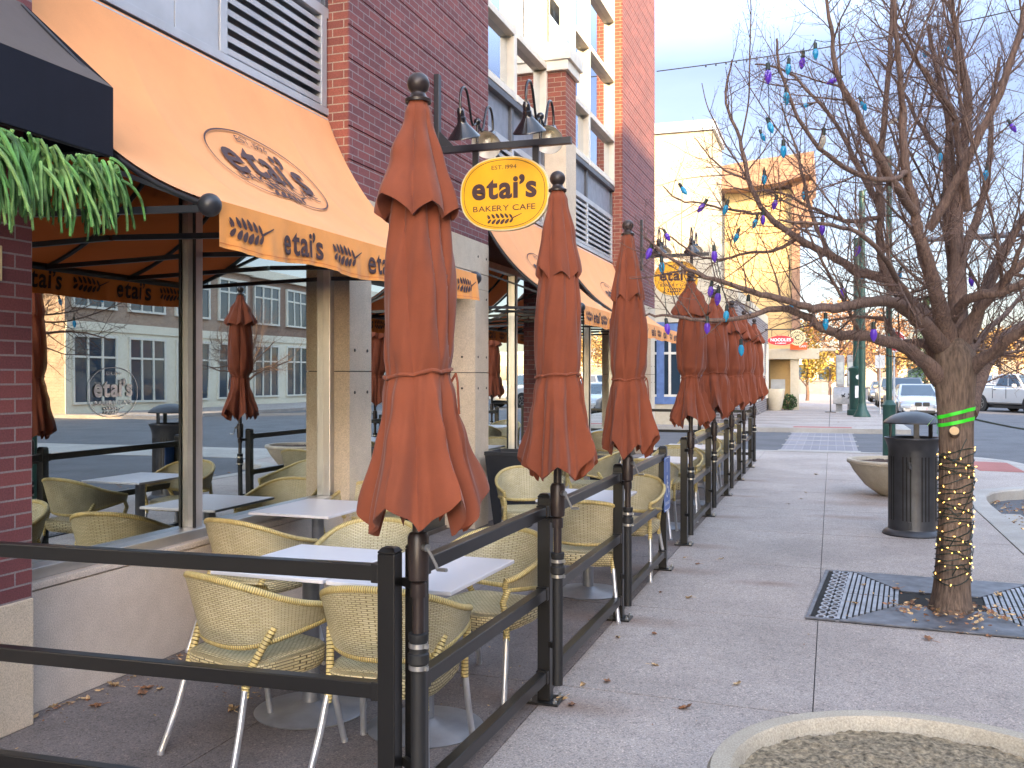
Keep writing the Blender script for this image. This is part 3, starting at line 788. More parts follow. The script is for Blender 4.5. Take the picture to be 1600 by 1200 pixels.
# ================================================================== HANGING SIGN WITH GOOSENECK LAMPS
def hanging_sign(Y, dz, label):
    root = thing('hanging_sign', label, 'sign', (-3.65, Y, 3.84 + dz), 'round yellow cafe signs on wall brackets')
    m = MB(); m.box(-3.65, -3.60, Y-.035, Y+.035, 3.55+dz, 4.57+dz); m.build('wall_plate', M['black2'], root, bevel=.003)
    g = MB(); g.prism([(-3.60, 3.81+dz), (-3.60, 4.02+dz), (-3.40, 3.81+dz)], lambda u, v, w: (u, w, v), Y-.006, Y+.006); g.build('gusset', M['black2'], root)
    m = MB(); m.box(-3.60, -2.285, Y-.03, Y+.03, 3.80+dz, 3.865+dz); m.build('arm', M['black2'], root, bevel=.004)
    cx, cz, W, H_ = -2.935, 3.375+dz, .885, .70
    for x in (-3.23, -2.63):
        h = MB(); h.box(x-.03, x+.03, Y-.014, Y+.014, cz+.18, 3.80+dz); h.build('hanger', M['black2'], root)
    def sup(a, b, k=96, p=2.35):
        out = []
        for i in range(k):
            t = 2*PI*i/k; c, s = math.cos(t), math.sin(t)
            out.append((a*math.copysign(abs(c)**(2/p), c), b*math.copysign(abs(s)**(2/p), s)))
        return out
    pn = MB(); pn.prism(sup(W/2, H_/2), lambda u, v, w: (cx+u, Y+w, cz+v), -.025, .025); bd = pn.build('panel', M['cream'], root, smooth=30)
    fc = MB(); fc.prism(sup(W/2-.013, H_/2-.013), lambda u, v, w: (cx+u, Y+w, cz+v), -.029, .029); fc.build('yellow_face', M['yellow'], bd, smooth=30)
    lt = MB()
    for side in (-1, 1):
        for t in logo(W, H_, .005, 2.35, .915): put2d(lt, t, lambda a, b: Vector((cx - side*a if side > 0 else cx + a, Y + side*.0312, cz + b)))
    lt.build('lettering', M['ink'], bd)
    for x in (-3.215, -2.585):
        for s in (-1, 1):
            la = MB()
            zc = 4.08 + dz
            pts = [(x, Y, zc), (x, Y + s*.09, zc - .05), (x, Y + s*.15, zc - .035), (x, Y + s*.24, zc + .16), (x, Y + s*.30, zc + .225), (x, Y + s*.375, zc + .225),
                   (x, Y + s*.43, zc + .16), (x, Y + s*.445, zc + .06), (x, Y + s*.44, zc + .0)]
            sm = []
            for i in range(len(pts) - 1):                     # Catmull-Rom
                p0, p1, p2, p3 = [Vector(pts[max(0, min(len(pts)-1, i+q))]) for q in (-1, 0, 1, 2)]
                for t in (0, .25, .5, .75): sm.append(.5*((2*p1) + (p2-p0)*t + (2*p0-5*p1+4*p2-p3)*t*t + (3*p1-p0-3*p2+p3)*t**3))
            sm.append(Vector(pts[-1]))
            la.tube(sm, .0125, 8)
            if s < 0:
                la.tube([(x, Y, 3.86+dz), (x, Y, zc)], .014, 8); la.ball((x, Y, zc), .036, 12)
            lamp = la.build('gooseneck_arm', M['lampblack'], root, smooth=60)
            T = Matrix.Rotation(rad(22) if s < 0 else -rad(50), 3, 'X')
            e = Vector((x, Y + s*.44, zc))
            sh = MB()
            sh.lathe([(.001,.02),(.024,.02),(.030,.0),(.034,-.005),(.034,-.06),(.040,-.065),(.040,-.10),(.050,-.125),(.142,-.235),(.150,-.245),(.150,-.252)], e, 32, T, cap=False)
            sh.build('lamp_shade', M['lampblack'], lamp, smooth=40)
            si = MB(); si.lathe([(.149,-.2515),(.138,-.236),(.046,-.128),(.001,-.12)], e, 32, T, cap=False); si.build('shade_inside', M['lampwhite'], lamp, smooth=50)
            bu = MB(); bu.lathe([(.028,-.12),(.028,-.15)], e, 16, T); bu.lathe([(.02,-.15),(.033,-.18),(.036,-.205),(.026,-.232),(.001,-.242)], e, 16, T); bu.build('light_bulb', M['bulbwhite'], lamp, smooth=60)
    return root
hanging_sign(8.595, 0, 'round yellow cafe sign above the second umbrella, nearest one, with black gooseneck lamps')
hanging_sign(19.1, .22, 'small far yellow cafe sign seen behind the bare branches above the far umbrellas')
# ================================================================== RAILINGS
def railing(name, label, posts, rails, plates=True):
    b = posts[0]; root = thing(name, label, 'railing', (b[0], b[1], 0), 'black steel patio railings')
    for (x, y) in posts:
        p = MB(); p.box(x-.033, x+.033, y-.033, y+.033, .012, 1.035)
        p.lathe([(.0467,1.035),(.0467,1.042),(.032,1.056),(.001,1.058)], (x,y,0), 4, Matrix.Rotation(PI/4, 3, 'Z'))
        po = p.build('post', M['black'], root, bevel=.004)
        q = MB(); q.box(x-.085, x+.085, y-.075, y+.075, 0, .012); q.build('base_plate', M['black'], po, bevel=.003)
        bo = MB()
        for sx in (-1, 1):
            for sy in (-1, 1): bo.lathe([(.012,.012),(.012,.022),(.007,.024),(.007,.034),(.001,.034)], (x+sx*.065, y+sy*.055, 0), 6)
        bo.build('anchor_bolts', M['steel'], po)
    for (a, c) in rails:
        d = (Vector((*c,0)) - Vector((*a,0))).normalized()
        for z in (.965, .555, .135):
            r = MB(); r.bar(Vector((*a,z)) + d*.034, Vector((*c,z)) - d*.034, .05, .055); ra = r.build('rail', M['black'], root, bevel=.004)
            for e, s in ((a, 1), (c, -1)):
                k = MB(); k.bar(Vector((*e,z)) + d*s*.0335, Vector((*e,z)) + d*s*.06, .060, .066)
                k.build('bracket', M['black'], ra, bevel=.003)
    return root
C0 = (-1.462, 3.04)
railing('railing', 'black two-ended railing section across the near end of the patio, running to the brick pillar', [C0, (-3.50, 2.955)], [(C0, (-3.50, 2.955))])
ps = [(-1.415, 3.165), (-1.383, 4.685), (-1.376, 6.425), (-1.373, 8.21)]
railing('railing', 'near black railing along the pavement, ending at the post with the blue wheelchair sign', ps, list(zip(ps[:-1], ps[1:])))
pf_ = [(-1.375, 9.461), (-1.386, 11.505), (-1.39, 13.563), (-1.40, 15.637), (-1.41, 17.902)]
railing('railing', 'far black railing along the pavement beyond the patio entrance gap', pf_, list(zip(pf_[:-1], pf_[1:])))
pe = [(-1.50, 19.3), (-2.5, 19.3), (-3.5, 19.3)]
railing('railing', 'farthest black railing closing the end of the patio near the shop corner', pe, list(zip(pe[:-1], pe[1:])))
# blue wheelchair sign on the post by the entrance
sg = thing('accessible_sign', 'blue sign with white wheelchair symbol fixed to the railing post at the patio entrance', 'sign', (-1.335, 8.21, .5))
X0, YC = -1.337, 8.19
s_ = MB()
def rrect(w, h, r, k=6):
    out = []
    for cx, cy, a0 in ((w/2-r, h/2-r, 0), (-w/2+r, h/2-r, 90), (-w/2+r, -h/2+r, 180), (w/2-r, -h/2+r, 270)):
        for i in range(k+1):
            a = rad(a0 + 90*i/k); out.append((cx + r*math.cos(a), cy + r*math.sin(a)))
    return out
s_.prism(rrect(.30, .46, .02), lambda u, v, w: (X0 + w, YC + u, .735 + v), 0, .004); pb = s_.build('plate', M['signblue'], sg)
w_ = MB(); fnS = lambda a, b: Vector((X0 + .0052, YC + a, .735 + b))
vs, fs = ring2d(.144, .224, .006, 60, 8); put2d(w_, (vs, fs), fnS)
def disc(cx, cy, r, k=20): return [(cx + r*math.cos(2*PI*i/k), cy + r*math.sin(2*PI*i/k)) for i in range(k)]
def stroke(p, q, t):
    d = Vector((q[0]-p[0], q[1]-p[1])).normalized(); n_ = (-d.y*t/2, d.x*t/2)
    return [(p[0]+n_[0], p[1]+n_[1]), (p[0]-n_[0], p[1]-n_[1]), (q[0]-n_[0], q[1]-n_[1]), (q[0]+n_[0], q[1]+n_[1])]
put2d(w_, polys2tri([disc(-.012, .055, .020), stroke((-.012,.03),(-.006,-.03),.026), stroke((-.008,-.03),(.045,-.032),.02), stroke((.045,-.028),(.07,-.085),.02), stroke((-.01,.005),(.04,.003),.015), stroke((.065,-.083),(.092,-.073),.015)]), fnS)
arc = []
for i in range(14):
    a0, a1 = rad(110 + 15.5*i), rad(110 + 15.5*(i+1))
    arc.append([(-.01+.062*math.cos(a0), -.055+.062*math.sin(a0)), (-.01+.062*math.cos(a1), -.055+.062*math.sin(a1)), (-.01+.047*math.cos(a1), -.055+.047*math.sin(a1)), (-.01+.047*math.cos(a0), -.055+.047*math.sin(a0))])
put2d(w_, polys2tri(arc), fnS)
put2d(w_, polys2tri([stroke((-.02,.185),(-.02,.10),.014)]), fnS)
put2d(w_, shift(fit(text2d('ENTRANCE', 1, .01), .20), 0, -.165), fnS)
w_.build('wheelchair_symbol', M['signwhite'], pb)

# ================================================================== TABLES
tb = thing('cafe_table', 'x', 'table', (0,0,0), 'white square cafe tables')
m = MB(); m.box(-.305,.305,-.38,.38,.722,.74); m.build('tabletop', M['table'], tb, bevel=.003)
m = MB(); m.box(-.2,.2,-.02,.02,.70,.7215); m.box(-.02,.02,-.28,.28,.702,.7205); m.build('support_bracket', M['colgrey'], tb)
m = MB(); m.tube([(0,0,.03),(0,0,.70)], .042, 20); m.build('column', M['colgrey'], tb, smooth=40)
m = MB(); m.lathe([(.27,0),(.275,.008),(.26,.014),(.10,.028),(.06,.045),(.044,.05)], (0,0,0), 40); m.build('base', M['colgrey'], tb, smooth=35)
tabs = [(-2.445, 4.19, -2.5, 'nearest white table, left one of the joined pair behind the corner railing'),
        (-1.815, 4.155, -2.5, 'nearest white table beside the first umbrella pole, right one of the joined pair'),
        (-3.40, 5.92, -1, 'white table against the first shop window, behind the near woven chair'),
        (-1.77, 7.15, 0, 'white table behind the second umbrella pole'),
        (-1.75, 10.55, 0, 'white table just past the entrance gap and the blue wheelchair sign'),
        (-1.76, 12.6, 2, 'white table beside the fourth and fifth rust umbrellas'),
        (-1.8, 14.6, 0, 'white table beside the sixth rust umbrella'), (-1.8, 16.6, 0, 'farthest white table beside the railing'),
        (-3.30, 11.6, 0, 'white table against the window behind the second umbrella'), (-3.3, 15.3, 0, 'white table against the window beyond the black round planter')]
for i, (x, y, r, lb) in enumerate(tabs):
    if i == 0: tb.location = (x, y, 0); tb.rotation_euler = (0, 0, rad(r)); tb['label'] = lb
    else: dup(tb, (x, y, 0), rad(r), lb)

# ================================================================== WOVEN CHAIRS
ch = thing('woven_chair', 'x', 'chair', (0,0,0), 'tan woven patio chairs')
PM = rad(122)
def shell(f, h, off=0):                    # f in -1..1 around, h in 0..1 upward
    a = f * PM; c = .5 + .5 * math.cos(f * PI); c = c ** .8
    zt = .63 + .170 * c; zb = .50 + .085 * (1 - c)
    z = zb + (zt - zb) * h
    fl = (z - .5) * .20
    rx = .262 + fl + off; ry = .235 + fl * 1.3 + off
    s_, k = math.sin(a), math.cos(a)
    ex = math.copysign(abs(s_) ** .78, s_); ey = math.copysign(abs(k) ** .86, k)
    return Vector((rx * ex, -ry * ey + (.03 if True else 0) + (.10 * max(0, abs(f) - .55)), z))
bk = MB()
uvf = lambda u, v: (u * .98, v * .33)
bk.grid(61, 12, lambda u, v: shell(u*2-1, v, .010), uvf=uvf)
bk.grid(61, 12, lambda u, v: shell(1-u*2, v, -.010), uvf=uvf)
bb = bk.build('backrest', M['weave'], ch, smooth=70)
rm = MB()
loop = [shell(-1 + 2*i/60, 1) for i in range(61)] + [shell(1, 1 - j/4) for j in range(1, 4)] + [shell(1 - 2*i/60, 0) for i in range(61)] + [shell(-1, j/4) for j in range(1, 4)]
n_ = len(loop); nn = 8; vs = []; uvs = []
rm.tube(loop, .0155, nn, closed=True)
acc = 0
for i in range(n_):
    if i: acc += (loop[i] - loop[i-1]).length
    for j in range(nn): rm.uv[i*nn + j] = (j * .0125, acc)
rm.build('rim', M['wrap'], bb, smooth=70)
st = MB()
def sq(t, r, p=4.2):
    c, s_ = math.cos(t), math.sin(t)
    return r*math.copysign(abs(c)**(2/p), c), r*math.copysign(abs(s_)**(2/p), s_)
rings = [(.0, .448), (.12, .449), (.20, .455), (.232, .452), (.244, .440), (.244, .41), (.240, .375), (.225, .355), (.0, .355)]
K = 48; vs = []; uvs = []
for r, z in rings:
    for j in range(K):
        x, y = sq(2*PI*j/K, max(r, .0005)); vs.append((x, y*1.02 + .0, z)); uvs.append((x, y) if z > .445 else (2*PI*j/K*.26, z))
fs = [(i*K+j, i*K+(j+1) % K, (i+1)*K+(j+1) % K, (i+1)*K+j) for i in range(len(rings)-1) for j in range(K)]
st.add(vs, [f[::-1] for f in fs], 0, uvs); st.build('seat', M['weave_seat'], ch, smooth=50)
for sx in (-1, 1):
    for front in (0, 1):
        lg = MB(); wr = MB()
        if front: top, mid, foot = shell(sx*.97, .2), Vector((sx*.243, .205, .40)), Vector((sx*.265, .27, 0)); up = [top + Vector((0,0,-.01)), top + Vector((-sx*.01, .035, -.07)), mid + Vector((0,0,.03)), mid + Vector((0,0,-.075))]
        else: top, mid, foot = shell(sx*.50, .3), Vector((sx*.205, -.215, .40)), Vector((sx*.255, -.325, 0)); up = [top, top.lerp(mid, .5), mid, mid + Vector((sx*.006, -.01, -.085))]
        e = up[-1]
        lg.tube([e + Vector((0,0,.03)), e.lerp(foot, .35) + Vector((0, 0, 0)), e.lerp(foot, .7), foot + Vector((0,0,.008))], .0145, 10)
        lg.lathe([(.016,0),(.016,.014),(.013,.016)], foot, 10)
        leg = lg.build('leg', M['legalu'], ch, smooth=50)
        wr.tube(up, .017, 10)
        for i in range(len(up)):
            for j in range(10): wr.uv[i*10+j] = (j*.011, i*.07)
        wr.build('wrapped_sleeve', M['wrap'], leg, smooth=60)
cr = MB(); cr.tube([(-.22,.19,.365),(.22,.19,.365)], .01, 8); cr.build('stretcher', M['legalu'], ch, smooth=50)
chairs = [(-2.43, 3.71, -20, 'nearest woven chair, back turned, left of two tucked behind the corner railing'),
  (-1.765, 3.73, 4, 'woven chair, back to the camera, right behind the corner post and first umbrella pole'),
  (-3.34, 5.10, -12, 'woven chair by the low wall in front of the first shop window'),
  (-2.50, 4.88, 186, 'woven chair with rounded back on the far side of the nearest left table'),
  (-1.74, 4.80, 168, 'woven chair on the far side of the nearest right table, beside the second railing post'),
  (-3.46, 6.74, 182, 'woven chair behind the window table, against the concrete pier'),
  (-1.64, 6.60, 6, 'woven chair between the second and third umbrella poles, back to the camera'),
  (-1.62, 7.92, 176, 'woven chair leaning at the far side of the table by the blue wheelchair sign'),
  (-2.62, 8.35, 205, 'woven chair beside the tall black square planter'),
  (-1.82, 10.0, 4, 'woven chair just past the entrance gap, its back to the camera'),
  (-1.72, 11.2, 182, 'woven chair facing the camera across the table beside the fourth umbrella'),
  (-1.78, 12.05, -3, 'woven chair with its back to the camera beside the fifth umbrella pole'),
  (-1.74, 13.25, 178, 'woven chair facing the camera behind the fifth umbrella pole'),
  (-1.8, 14.05, 2, 'woven chair with its back to the camera beside the sixth umbrella pole'),
  (-1.8, 15.2, 180, 'woven chair facing the camera behind the sixth umbrella pole'),
  (-1.8, 16.05, 0, 'woven chair with its back to the camera beside the seventh umbrella pole'),
  (-1.8, 17.2, 180, 'farthest woven chair, near the last umbrella pole'),
  (-3.28, 11.0, 0, 'woven chair at the near side of the window table behind the second umbrella'),
  (-3.3, 12.25, 180, 'woven chair at the far side of the window table behind the second umbrella'),
  (-3.3, 14.75, 0, 'woven chair at the near side of the window table past the round planter'),
  (-2.55, 10.6, 88, 'woven chair turned side-on in the aisle left of the table past the entrance gap')]
for i, (x, y, r, lb) in enumerate(chairs):
    if i == 0: ch.location = (x, y, 0); ch.rotation_euler = (0, 0, rad(r)); ch['label'] = lb
    else: dup(ch, (x, y, 0), rad(r), lb)

# ================================================================== PATIO PLANTERS
pl = thing('square_planter', 'tall black square tapered planter against the concrete pier behind the railing', 'planter', (-3.30, 9.95, 0))
m = MB(); vs = []
for (h, z) in ((.165,0),(.245,.80),(.25,.80),(.25,.84),(.225,.84),(.21,.72)): vs += [(-3.30-h,9.95-h,z),(-3.30+h,9.95-h,z),(-3.30+h,9.95+h,z),(-3.30-h,9.95+h,z)]
fs = [(3,2,1,0)] + [(4*i+j, 4*i+(j+1) % 4, 4*i+4+(j+1) % 4, 4*i+4+j) for i in range(5) for j in range(4)]
m.add(vs, fs); m.build('pot', M['planter'], pl, bevel=.006)
m = MB(); m.box(-3.505, -3.095, 9.745, 10.155, .74, .755); m.build('soil', M['soil'], pl)
pl = thing('round_planter', 'low black round ribbed planter under the far shop window', 'planter', (-3.22, 13.9, 0))
m = MB(); m.lathe([(.19,0),(.21,.03),(.245,.38),(.265,.40),(.268,.46),(.24,.46),(.225,.38)], (-3.22,13.9,0), 32); m.build('pot', M['planter'], pl, smooth=30)
m = MB(); m.lathe([(.23,.385),(.001,.40)], (-3.22,13.9,0), 24); m.build('soil', M['soil'], pl)

# ================================================================== CLOSED UMBRELLAS
def umbrella(x, y, label, seed, zt=2.60, zv=2.22, ztie=1.66, zh=1.20, Rv=.15, Rm=.125, Rt=.105, Rh=.235, drop=.15, rot=0, lean=0, flare=None):
    rnd = random.Random(seed); root = thing('patio_umbrella', label, 'umbrella', (x, y, 0), 'closed rust coloured patio umbrellas')
    nr = 7
    ang = sorted([2*PI*k/nr + rnd.uniform(-.26,.26) + rot for k in range(nr)])
    amp = [rnd.uniform(.45, 1.15) for _ in range(nr)]; skew = [rnd.choice((.55,.7,1.0,1.35,1.7)) for _ in range(nr)]
    amp2 = [rnd.uniform(.45, 1.1) for _ in range(nr)]; sk2 = [rnd.uniform(.65, 1.5) for _ in range(nr)]
    if flare: amp[flare[0]] *= flare[1]; amp2[flare[0]] *= flare[1]
    fq = [rnd.uniform(0, 6) for _ in range(8)]
    def lobe(th, A, S, sharp=.75, facet=0.0):
        th = (th - ang[0]) % (2*PI)
        for k in range(nr):
            a0 = ang[k] - ang[0]; a1 = (ang[(k+1) % nr] - ang[0]) % (2*PI) if k < nr-1 else 2*PI
            if a0 <= th < a1 or (k == nr-1):
                u = (th - a0) / (a1 - a0)
                us = u ** S[k]; rnd_ = math.sin(PI * us) ** sharp; tri = 1 - abs(2*us - 1)
                return A[k] * (rnd_ + (tri ** .85 - rnd_) * facet), k
        return 0, 0
    def interp(tab, z):
        for (z0, v0), (z1, v1) in zip(tab[:-1], tab[1:]):
            if z0 >= z >= z1:
                t = (z0 - z) / (z0 - z1); t = t*t*(3-2*t); return v0 + (v1 - v0)*t
        return tab[-1][1] if z < tab[-1][0] else tab[0][1]
    outer = [(zt, .040), (zv+.06, Rm*.80), ((zv+ztie)/2+.06, Rm), (ztie+.10, Rm*.98), (ztie, Rt), (ztie-.10, Rt*1.22), ((ztie+zh)/2, (Rt+Rh)/2), (zh, Rh)]
    inner = [(zt, .034), (zv, Rm*.66), ((zv+ztie)/2, Rm*.80), (ztie+.1, Rm*.80), (ztie, Rt*.90), (ztie-.14, Rt*.92), (zh, Rh*.60)]
    def body(th, t):
        zz = zt - .05 - (zt - .05 - zh) * t
        tw = .16*math.sin(2.6*zz + fq[0]) + .45*(1-t)
        f, k = lobe(th + tw, amp, skew, .50, max(.25, min(1, (t - .45)/.4)))
        ro, ri = interp(outer, zz), interp(inner, zz)
        r = ri + (ro - ri) * min(f, 1.6)
        r += .005*math.sin(5*th + 9*zz + fq[1]) * t + .0035*math.sin(11*th - 14*zz + fq[2])
        if t > .5:
            g = ((t - .5) / .5) ** 2; r += g*.012*math.sin(17*th + fq[3]) 
            zz += g * (drop * (f - .55) + .018*math.sin(3*th + fq[4]))
        zd = abs(zz - ztie)
        if zd < .05: r -= .006 * (1 - zd/.05)
        return r, zz
    def pt(th, t):
        r, z = body(th, t)
        return Vector((x + lean*(z-1)*.0 + r*math.cos(th), y + r*math.sin(th), z))
    m = MB(); NT, NZ = 224, 74
    def full(u, v):
        th = 2*PI*u
        if v <= .93: return pt(th, v/.93)
        q = (v - .93) / .07; r, z = body(th, 1.0)
        r2 = r - .012 - (r - .05) * q * .55
        return Vector((x + r2*math.cos(th), y + r2*math.sin(th), z + .012 + .20*q))
    m.grid(NT, NZ, full, closeu=True); cn = m.build('canopy', M['umb'], root, smooth=50)
    # stitched hem, tie strap
    tp = []
    for i in range(120):
        th = 2*PI*i/120; t = (zt - .05 - ztie - .012*math.sin(th + fq[5])) / (zt - .05 - zh); r, z = body(th, t)
        tp.append(Vector((x + (r+.004)*math.cos(th), y + (r+.004)*math.sin(th), z)))
    ti = MB(); ti.tube(tp, .007, 6, closed=True)
    a = -1.2 + fq[6]*.3; e = Vector((x + (Rt+.012)*math.cos(a), y + (Rt+.012)*math.sin(a), ztie))
    for s in (-1, 1): ti.tube([e, e + Vector((.012*s, -.015, -.03)), e + Vector((.02*s, -.02, -.11 - .03*s))], .0045, 5)
    ti.build('tie_strap', M['umb'], root, smooth=60)
    # vent cap
    vo = [(zt+.015, .036), (zt-.03, .052), ((zt+zv)/2, (.052+Rv)/2), (zv, Rv)]; vi = [(zt+.015, .032), (zt-.03, .045), (zv, Rv*.66)]
    def vent(th, t):
        zz = zt + .015 - (zt + .015 - zv)*t
        f, k = lobe(th + .15*(1-t), amp2, sk2, .7, .2 + .65*t)
        r = interp(vi, zz) + (interp(vo, zz) - interp(vi, zz)) * f + .003*math.sin(9*th + 12*zz + fq[7])*t
        zz += t**3 * (.07*(f - .6))
        return r, zz
    def vfull(u, v):
        th = 2*PI*u
        if v <= .94: r, z = vent(th, v/.94)
        else:
            q = (v - .94)/.06; r, z = vent(th, 1); r = r - .008 - (r*.3)*q; z += .008 + .06*q
        return Vector((x + r*math.cos(th), y + r*math.sin(th), z))
    m = MB(); m.grid(144, 36, vfull, closeu=True); vc = m.build('vent_cap', M['umb'], root, smooth=80)
    f = MB(); f.lathe([(.001, zt+.02),(.045, zt+.012),(.046, zt+.022),(.030, zt+.032),(.024, zt+.045)] + [(.039*math.sin(a), zt + .077 - .039*math.cos(a)) for a in [rad(38 + 14.2*k) for k in range(11)]], (x,y,0), 24)
    f.build('finial', M['bronze'], root, smooth=45)
    p = MB(); p.tube([(x,y,.115),(x,y,zt)], .0205, 16); po = p.build('pole', M['bronze'], root, smooth=50)
    s2 = MB(); s2.tube([(x,y,.11),(x,y,.66)], .026, 16); s2.build('lower_sleeve', M['rubber'], root, smooth=50)
    c2 = MB(); c2.lathe([(.027,.64),(.031,.645),(.031,.665),(.037,.67),(.037,.70),(.031,.705),(.031,.745),(.034,.75),(.034,.77),(.02,.772)], (x,y,0), 20); cc = c2.build('coupling', M['rubber'], root, smooth=40)
    for z in (.655, .73):
        b2 = MB(); b2.lathe([(.0325, z-.008),(.0335, z-.008),(.0335, z+.008),(.0325, z+.008)], (x,y,0), 20); b2.obox((x+.036, y-.012, z), (.012,.012,.014))
        b2.build('hose_clamp', M['steel'], cc, smooth=40)
    h = MB(); h.lathe([(.021,.945),(.035,.955),(.037,1.0),(.0375,1.10),(.030,1.115),(.021,1.118)], (x,y,0), 22); h.lathe([(.0265,.895),(.0275,.90),(.0275,.94),(.0215,.945)], (x,y,0), 18)
    ho = h.build('crank_housing', M['bronze'], root, smooth=40)
    k = MB(); a = Vector((math.cos(-.6), math.sin(-.6), 0)); c = Vector((x,y,1.07)) + a*.036; n2 = Vector((.8,.6,0))
    k.tube([c, c + a*.022], .013, 12); k.tube([c + a*.02, c + a*.022 + n2*.03 + Vector((0,0,-.06)), c + a*.022 + n2*.035 + Vector((0,0,-.075))], .0055, 8); k.tube([c + a*.022 + n2*.035 + Vector((0,0,-.075)), c + a*.06 + n2*.045 + Vector((0,0,-.072))], .0065, 8)
    k.build('crank_handle', M['steel'], ho, smooth=50)
    for z in (.30, .93):
        br = MB(); br.bar((x, y, z), (x - .08, y + .06, z), .02, .03); br.build('post_clamp', M['black'], root)
    return root
umbrella(-1.345, 3.02, 'nearest and largest closed rust umbrella at the corner of the railing', 21, zt=2.575, zv=2.21, zh=1.19, Rv=.185, Rm=.132, Rt=.118, Rh=.272, rot=.35)
umbrella(-1.30, 4.62, 'second closed rust umbrella, in front of the round yellow cafe sign', 34, zt=2.56, zv=2.15, ztie=1.65, zh=1.20, Rv=.135, Rm=.125, Rt=.115, Rh=.225, rot=.1)
umbrella(-1.30, 6.36, 'third closed rust umbrella, beside the far awning', 45, zt=2.585, zv=2.16, ztie=1.64, zh=1.18, Rv=.135, Rm=.135, Rt=.115, Rh=.225, rot=.6)
umbrella(-1.30, 9.39, 'fourth closed rust umbrella, first past the gap, with one corner flaring right', 52, zt=2.56, zv=2.25, ztie=1.64, zh=1.22, Rv=.215, Rm=.155, Rt=.10, Rh=.26, flare=(0, 1.5))
umbrella(-1.31, 11.43, 'fifth closed rust umbrella, close behind the one with the flared corner', 61, zt=2.56, zv=2.27, ztie=1.68, zh=1.22, Rv=.21, Rm=.18, Rt=.15, Rh=.25)
umbrella(-1.31, 13.49, 'sixth closed rust umbrella in the bunched far row', 73, zt=2.58, zv=2.24, ztie=1.66, zh=1.26, Rv=.21, Rm=.19, Rt=.15, Rh=.26, rot=.3)
umbrella(-1.32, 15.56, 'seventh closed rust umbrella in the bunched far row', 88, zt=2.58, zv=2.22, ztie=1.70, zh=1.26, Rv=.23, Rm=.18, Rt=.15, Rh=.25)
umbrella(-1.33, 17.83, 'last closed rust umbrella, farthest, in front of the grey brick corner', 97, zt=2.58, zv=2.26, ztie=1.66, zh=1.28, Rv=.24, Rm=.18, Rt=.16, Rh=.26, rot=.2)
# ================================================================== TREE GRATE, TRASH CAN, BOWLS
gt = thing('tree_grate', 'cast iron tree grate with slots and pierced border around the trunk', 'tree grate', (.75, 7.6, 0))
GX, GY, GA = .755, 7.62, rad(-4)
GM = Matrix.Rotation(GA, 3, 'Z')
def gp(u, v, w): q = GM @ Vector((u, v, 0)); return Vector((GX + q.x, GY + q.y, w))
HG = .87
m = MB(); m.prism([(-HG,-HG),(HG,-HG),(HG,HG),(-HG,HG)], gp, .001, .004); m.build('pit', M['pit'], gt)
m = MB()
def gbox(mb, u0, u1, v0, v1, z1=.016): mb.prism([(u0,v0),(u1,v0),(u1,v1),(u0,v1)], gp, .0045, z1)
gbox(m, -HG, HG, -HG, -HG+.035); gbox(m, -HG, HG, HG-.035, HG); gbox(m, -HG, -HG+.03, -HG+.035, HG-.035); gbox(m, HG-.03, HG, -HG+.035, HG-.035)
# solid triangles front and back, slotted wedges left and right round the central opening
hole = .27
m.prism([(-HG+.25,-HG+.036),(HG-.25,-HG+.036),(hole,-hole*.9),(-hole,-hole*.9)], gp, .0045, .0155)
m.prism([(HG-.25,HG-.036),(-HG+.25,HG-.036),(-hole,hole*.9),(hole,hole*.9)], gp, .0045, .0155)
m.build('plate', M['iron'], gt, bevel=.002)
for s in (-1, 1):
    m = MB(); k = 0
    u = hole + .02
    while u < HG - .19:
        hh = hole*.9 + (u - hole) / (HG - .25 - hole) * (HG - .036 - hole*.9) - .012
        for v0, v1 in ((-hh, -.008), (.008, hh)): gbox(m, min(s*u, s*(u+.024)), max(s*u, s*(u+.024)), v0, v1)
        u += .036
    for i in range(13):
        for j in range(2):
            u0 = s*(HG - .165 + j*.068); v = -HG + .07 + i * (2*HG - .14) / 12.0
            for q in range(8):
                a0, a1 = 2*PI*q/8, 2*PI*(q+1)/8
                R, r = .034, .020
                m.prism([(u0+s*.0+R*math.cos(a0), v+1.9*R*math.sin(a0)),(u0+R*math.cos(a1), v+1.9*R*math.sin(a1)),(u0+r*math.cos(a1), v+1.9*r*math.sin(a1)),(u0+r*math.cos(a0), v+1.9*r*math.sin(a0))], gp, .0045, .0145)
    m.build('slotted_panel', M['ironlite'], gt)

tc_ = thing('trash_can', 'dark cast metal trash can with domed rain hood beside the lit tree trunk', 'trash can', (.80, 10.85, 0))
cx, cy = .80, 10.85
m = MB(); m.lathe([(.295,0),(.30,.012),(.285,.035),(.245,.06),(.238,.09),(.237,.86),(.245,.91),(.262,.96),(.275,.985),(.283,1.0),(.28,1.012),(.262,1.015),(.25,1.0),(.22,.9),(.21,.3),(.001,.28)], (cx,cy,0), 56)
m.build('body', M['can'], tc_, smooth=35)
m = MB()
for k in range(40):
    if k % 10 in (0, 1, 5, 6): continue
    a = 2*PI*k/40; c = Vector((cx + .2365*math.cos(a), cy + .2365*math.sin(a), .49))
    m.obox(c, (.004, .013, .66), Matrix.Rotation(a, 3, 'Z'))
m.build('slots', M['pit'], tc_)
m = MB()
for a in (rad(-100), rad(0), rad(80), rad(180)):
    m.obox((cx+.238*math.cos(a), cy+.238*math.sin(a), .47), (.005,.004,.80), Matrix.Rotation(a, 3, 'Z'))
m.build('door_seam', M['pit'], tc_)
m = MB(); a = rad(-100)
for z in (.73, .12): m.obox((cx+.245*math.cos(a), cy+.245*math.sin(a), z), (.02,.03,.07), Matrix.Rotation(a, 3, 'Z'))
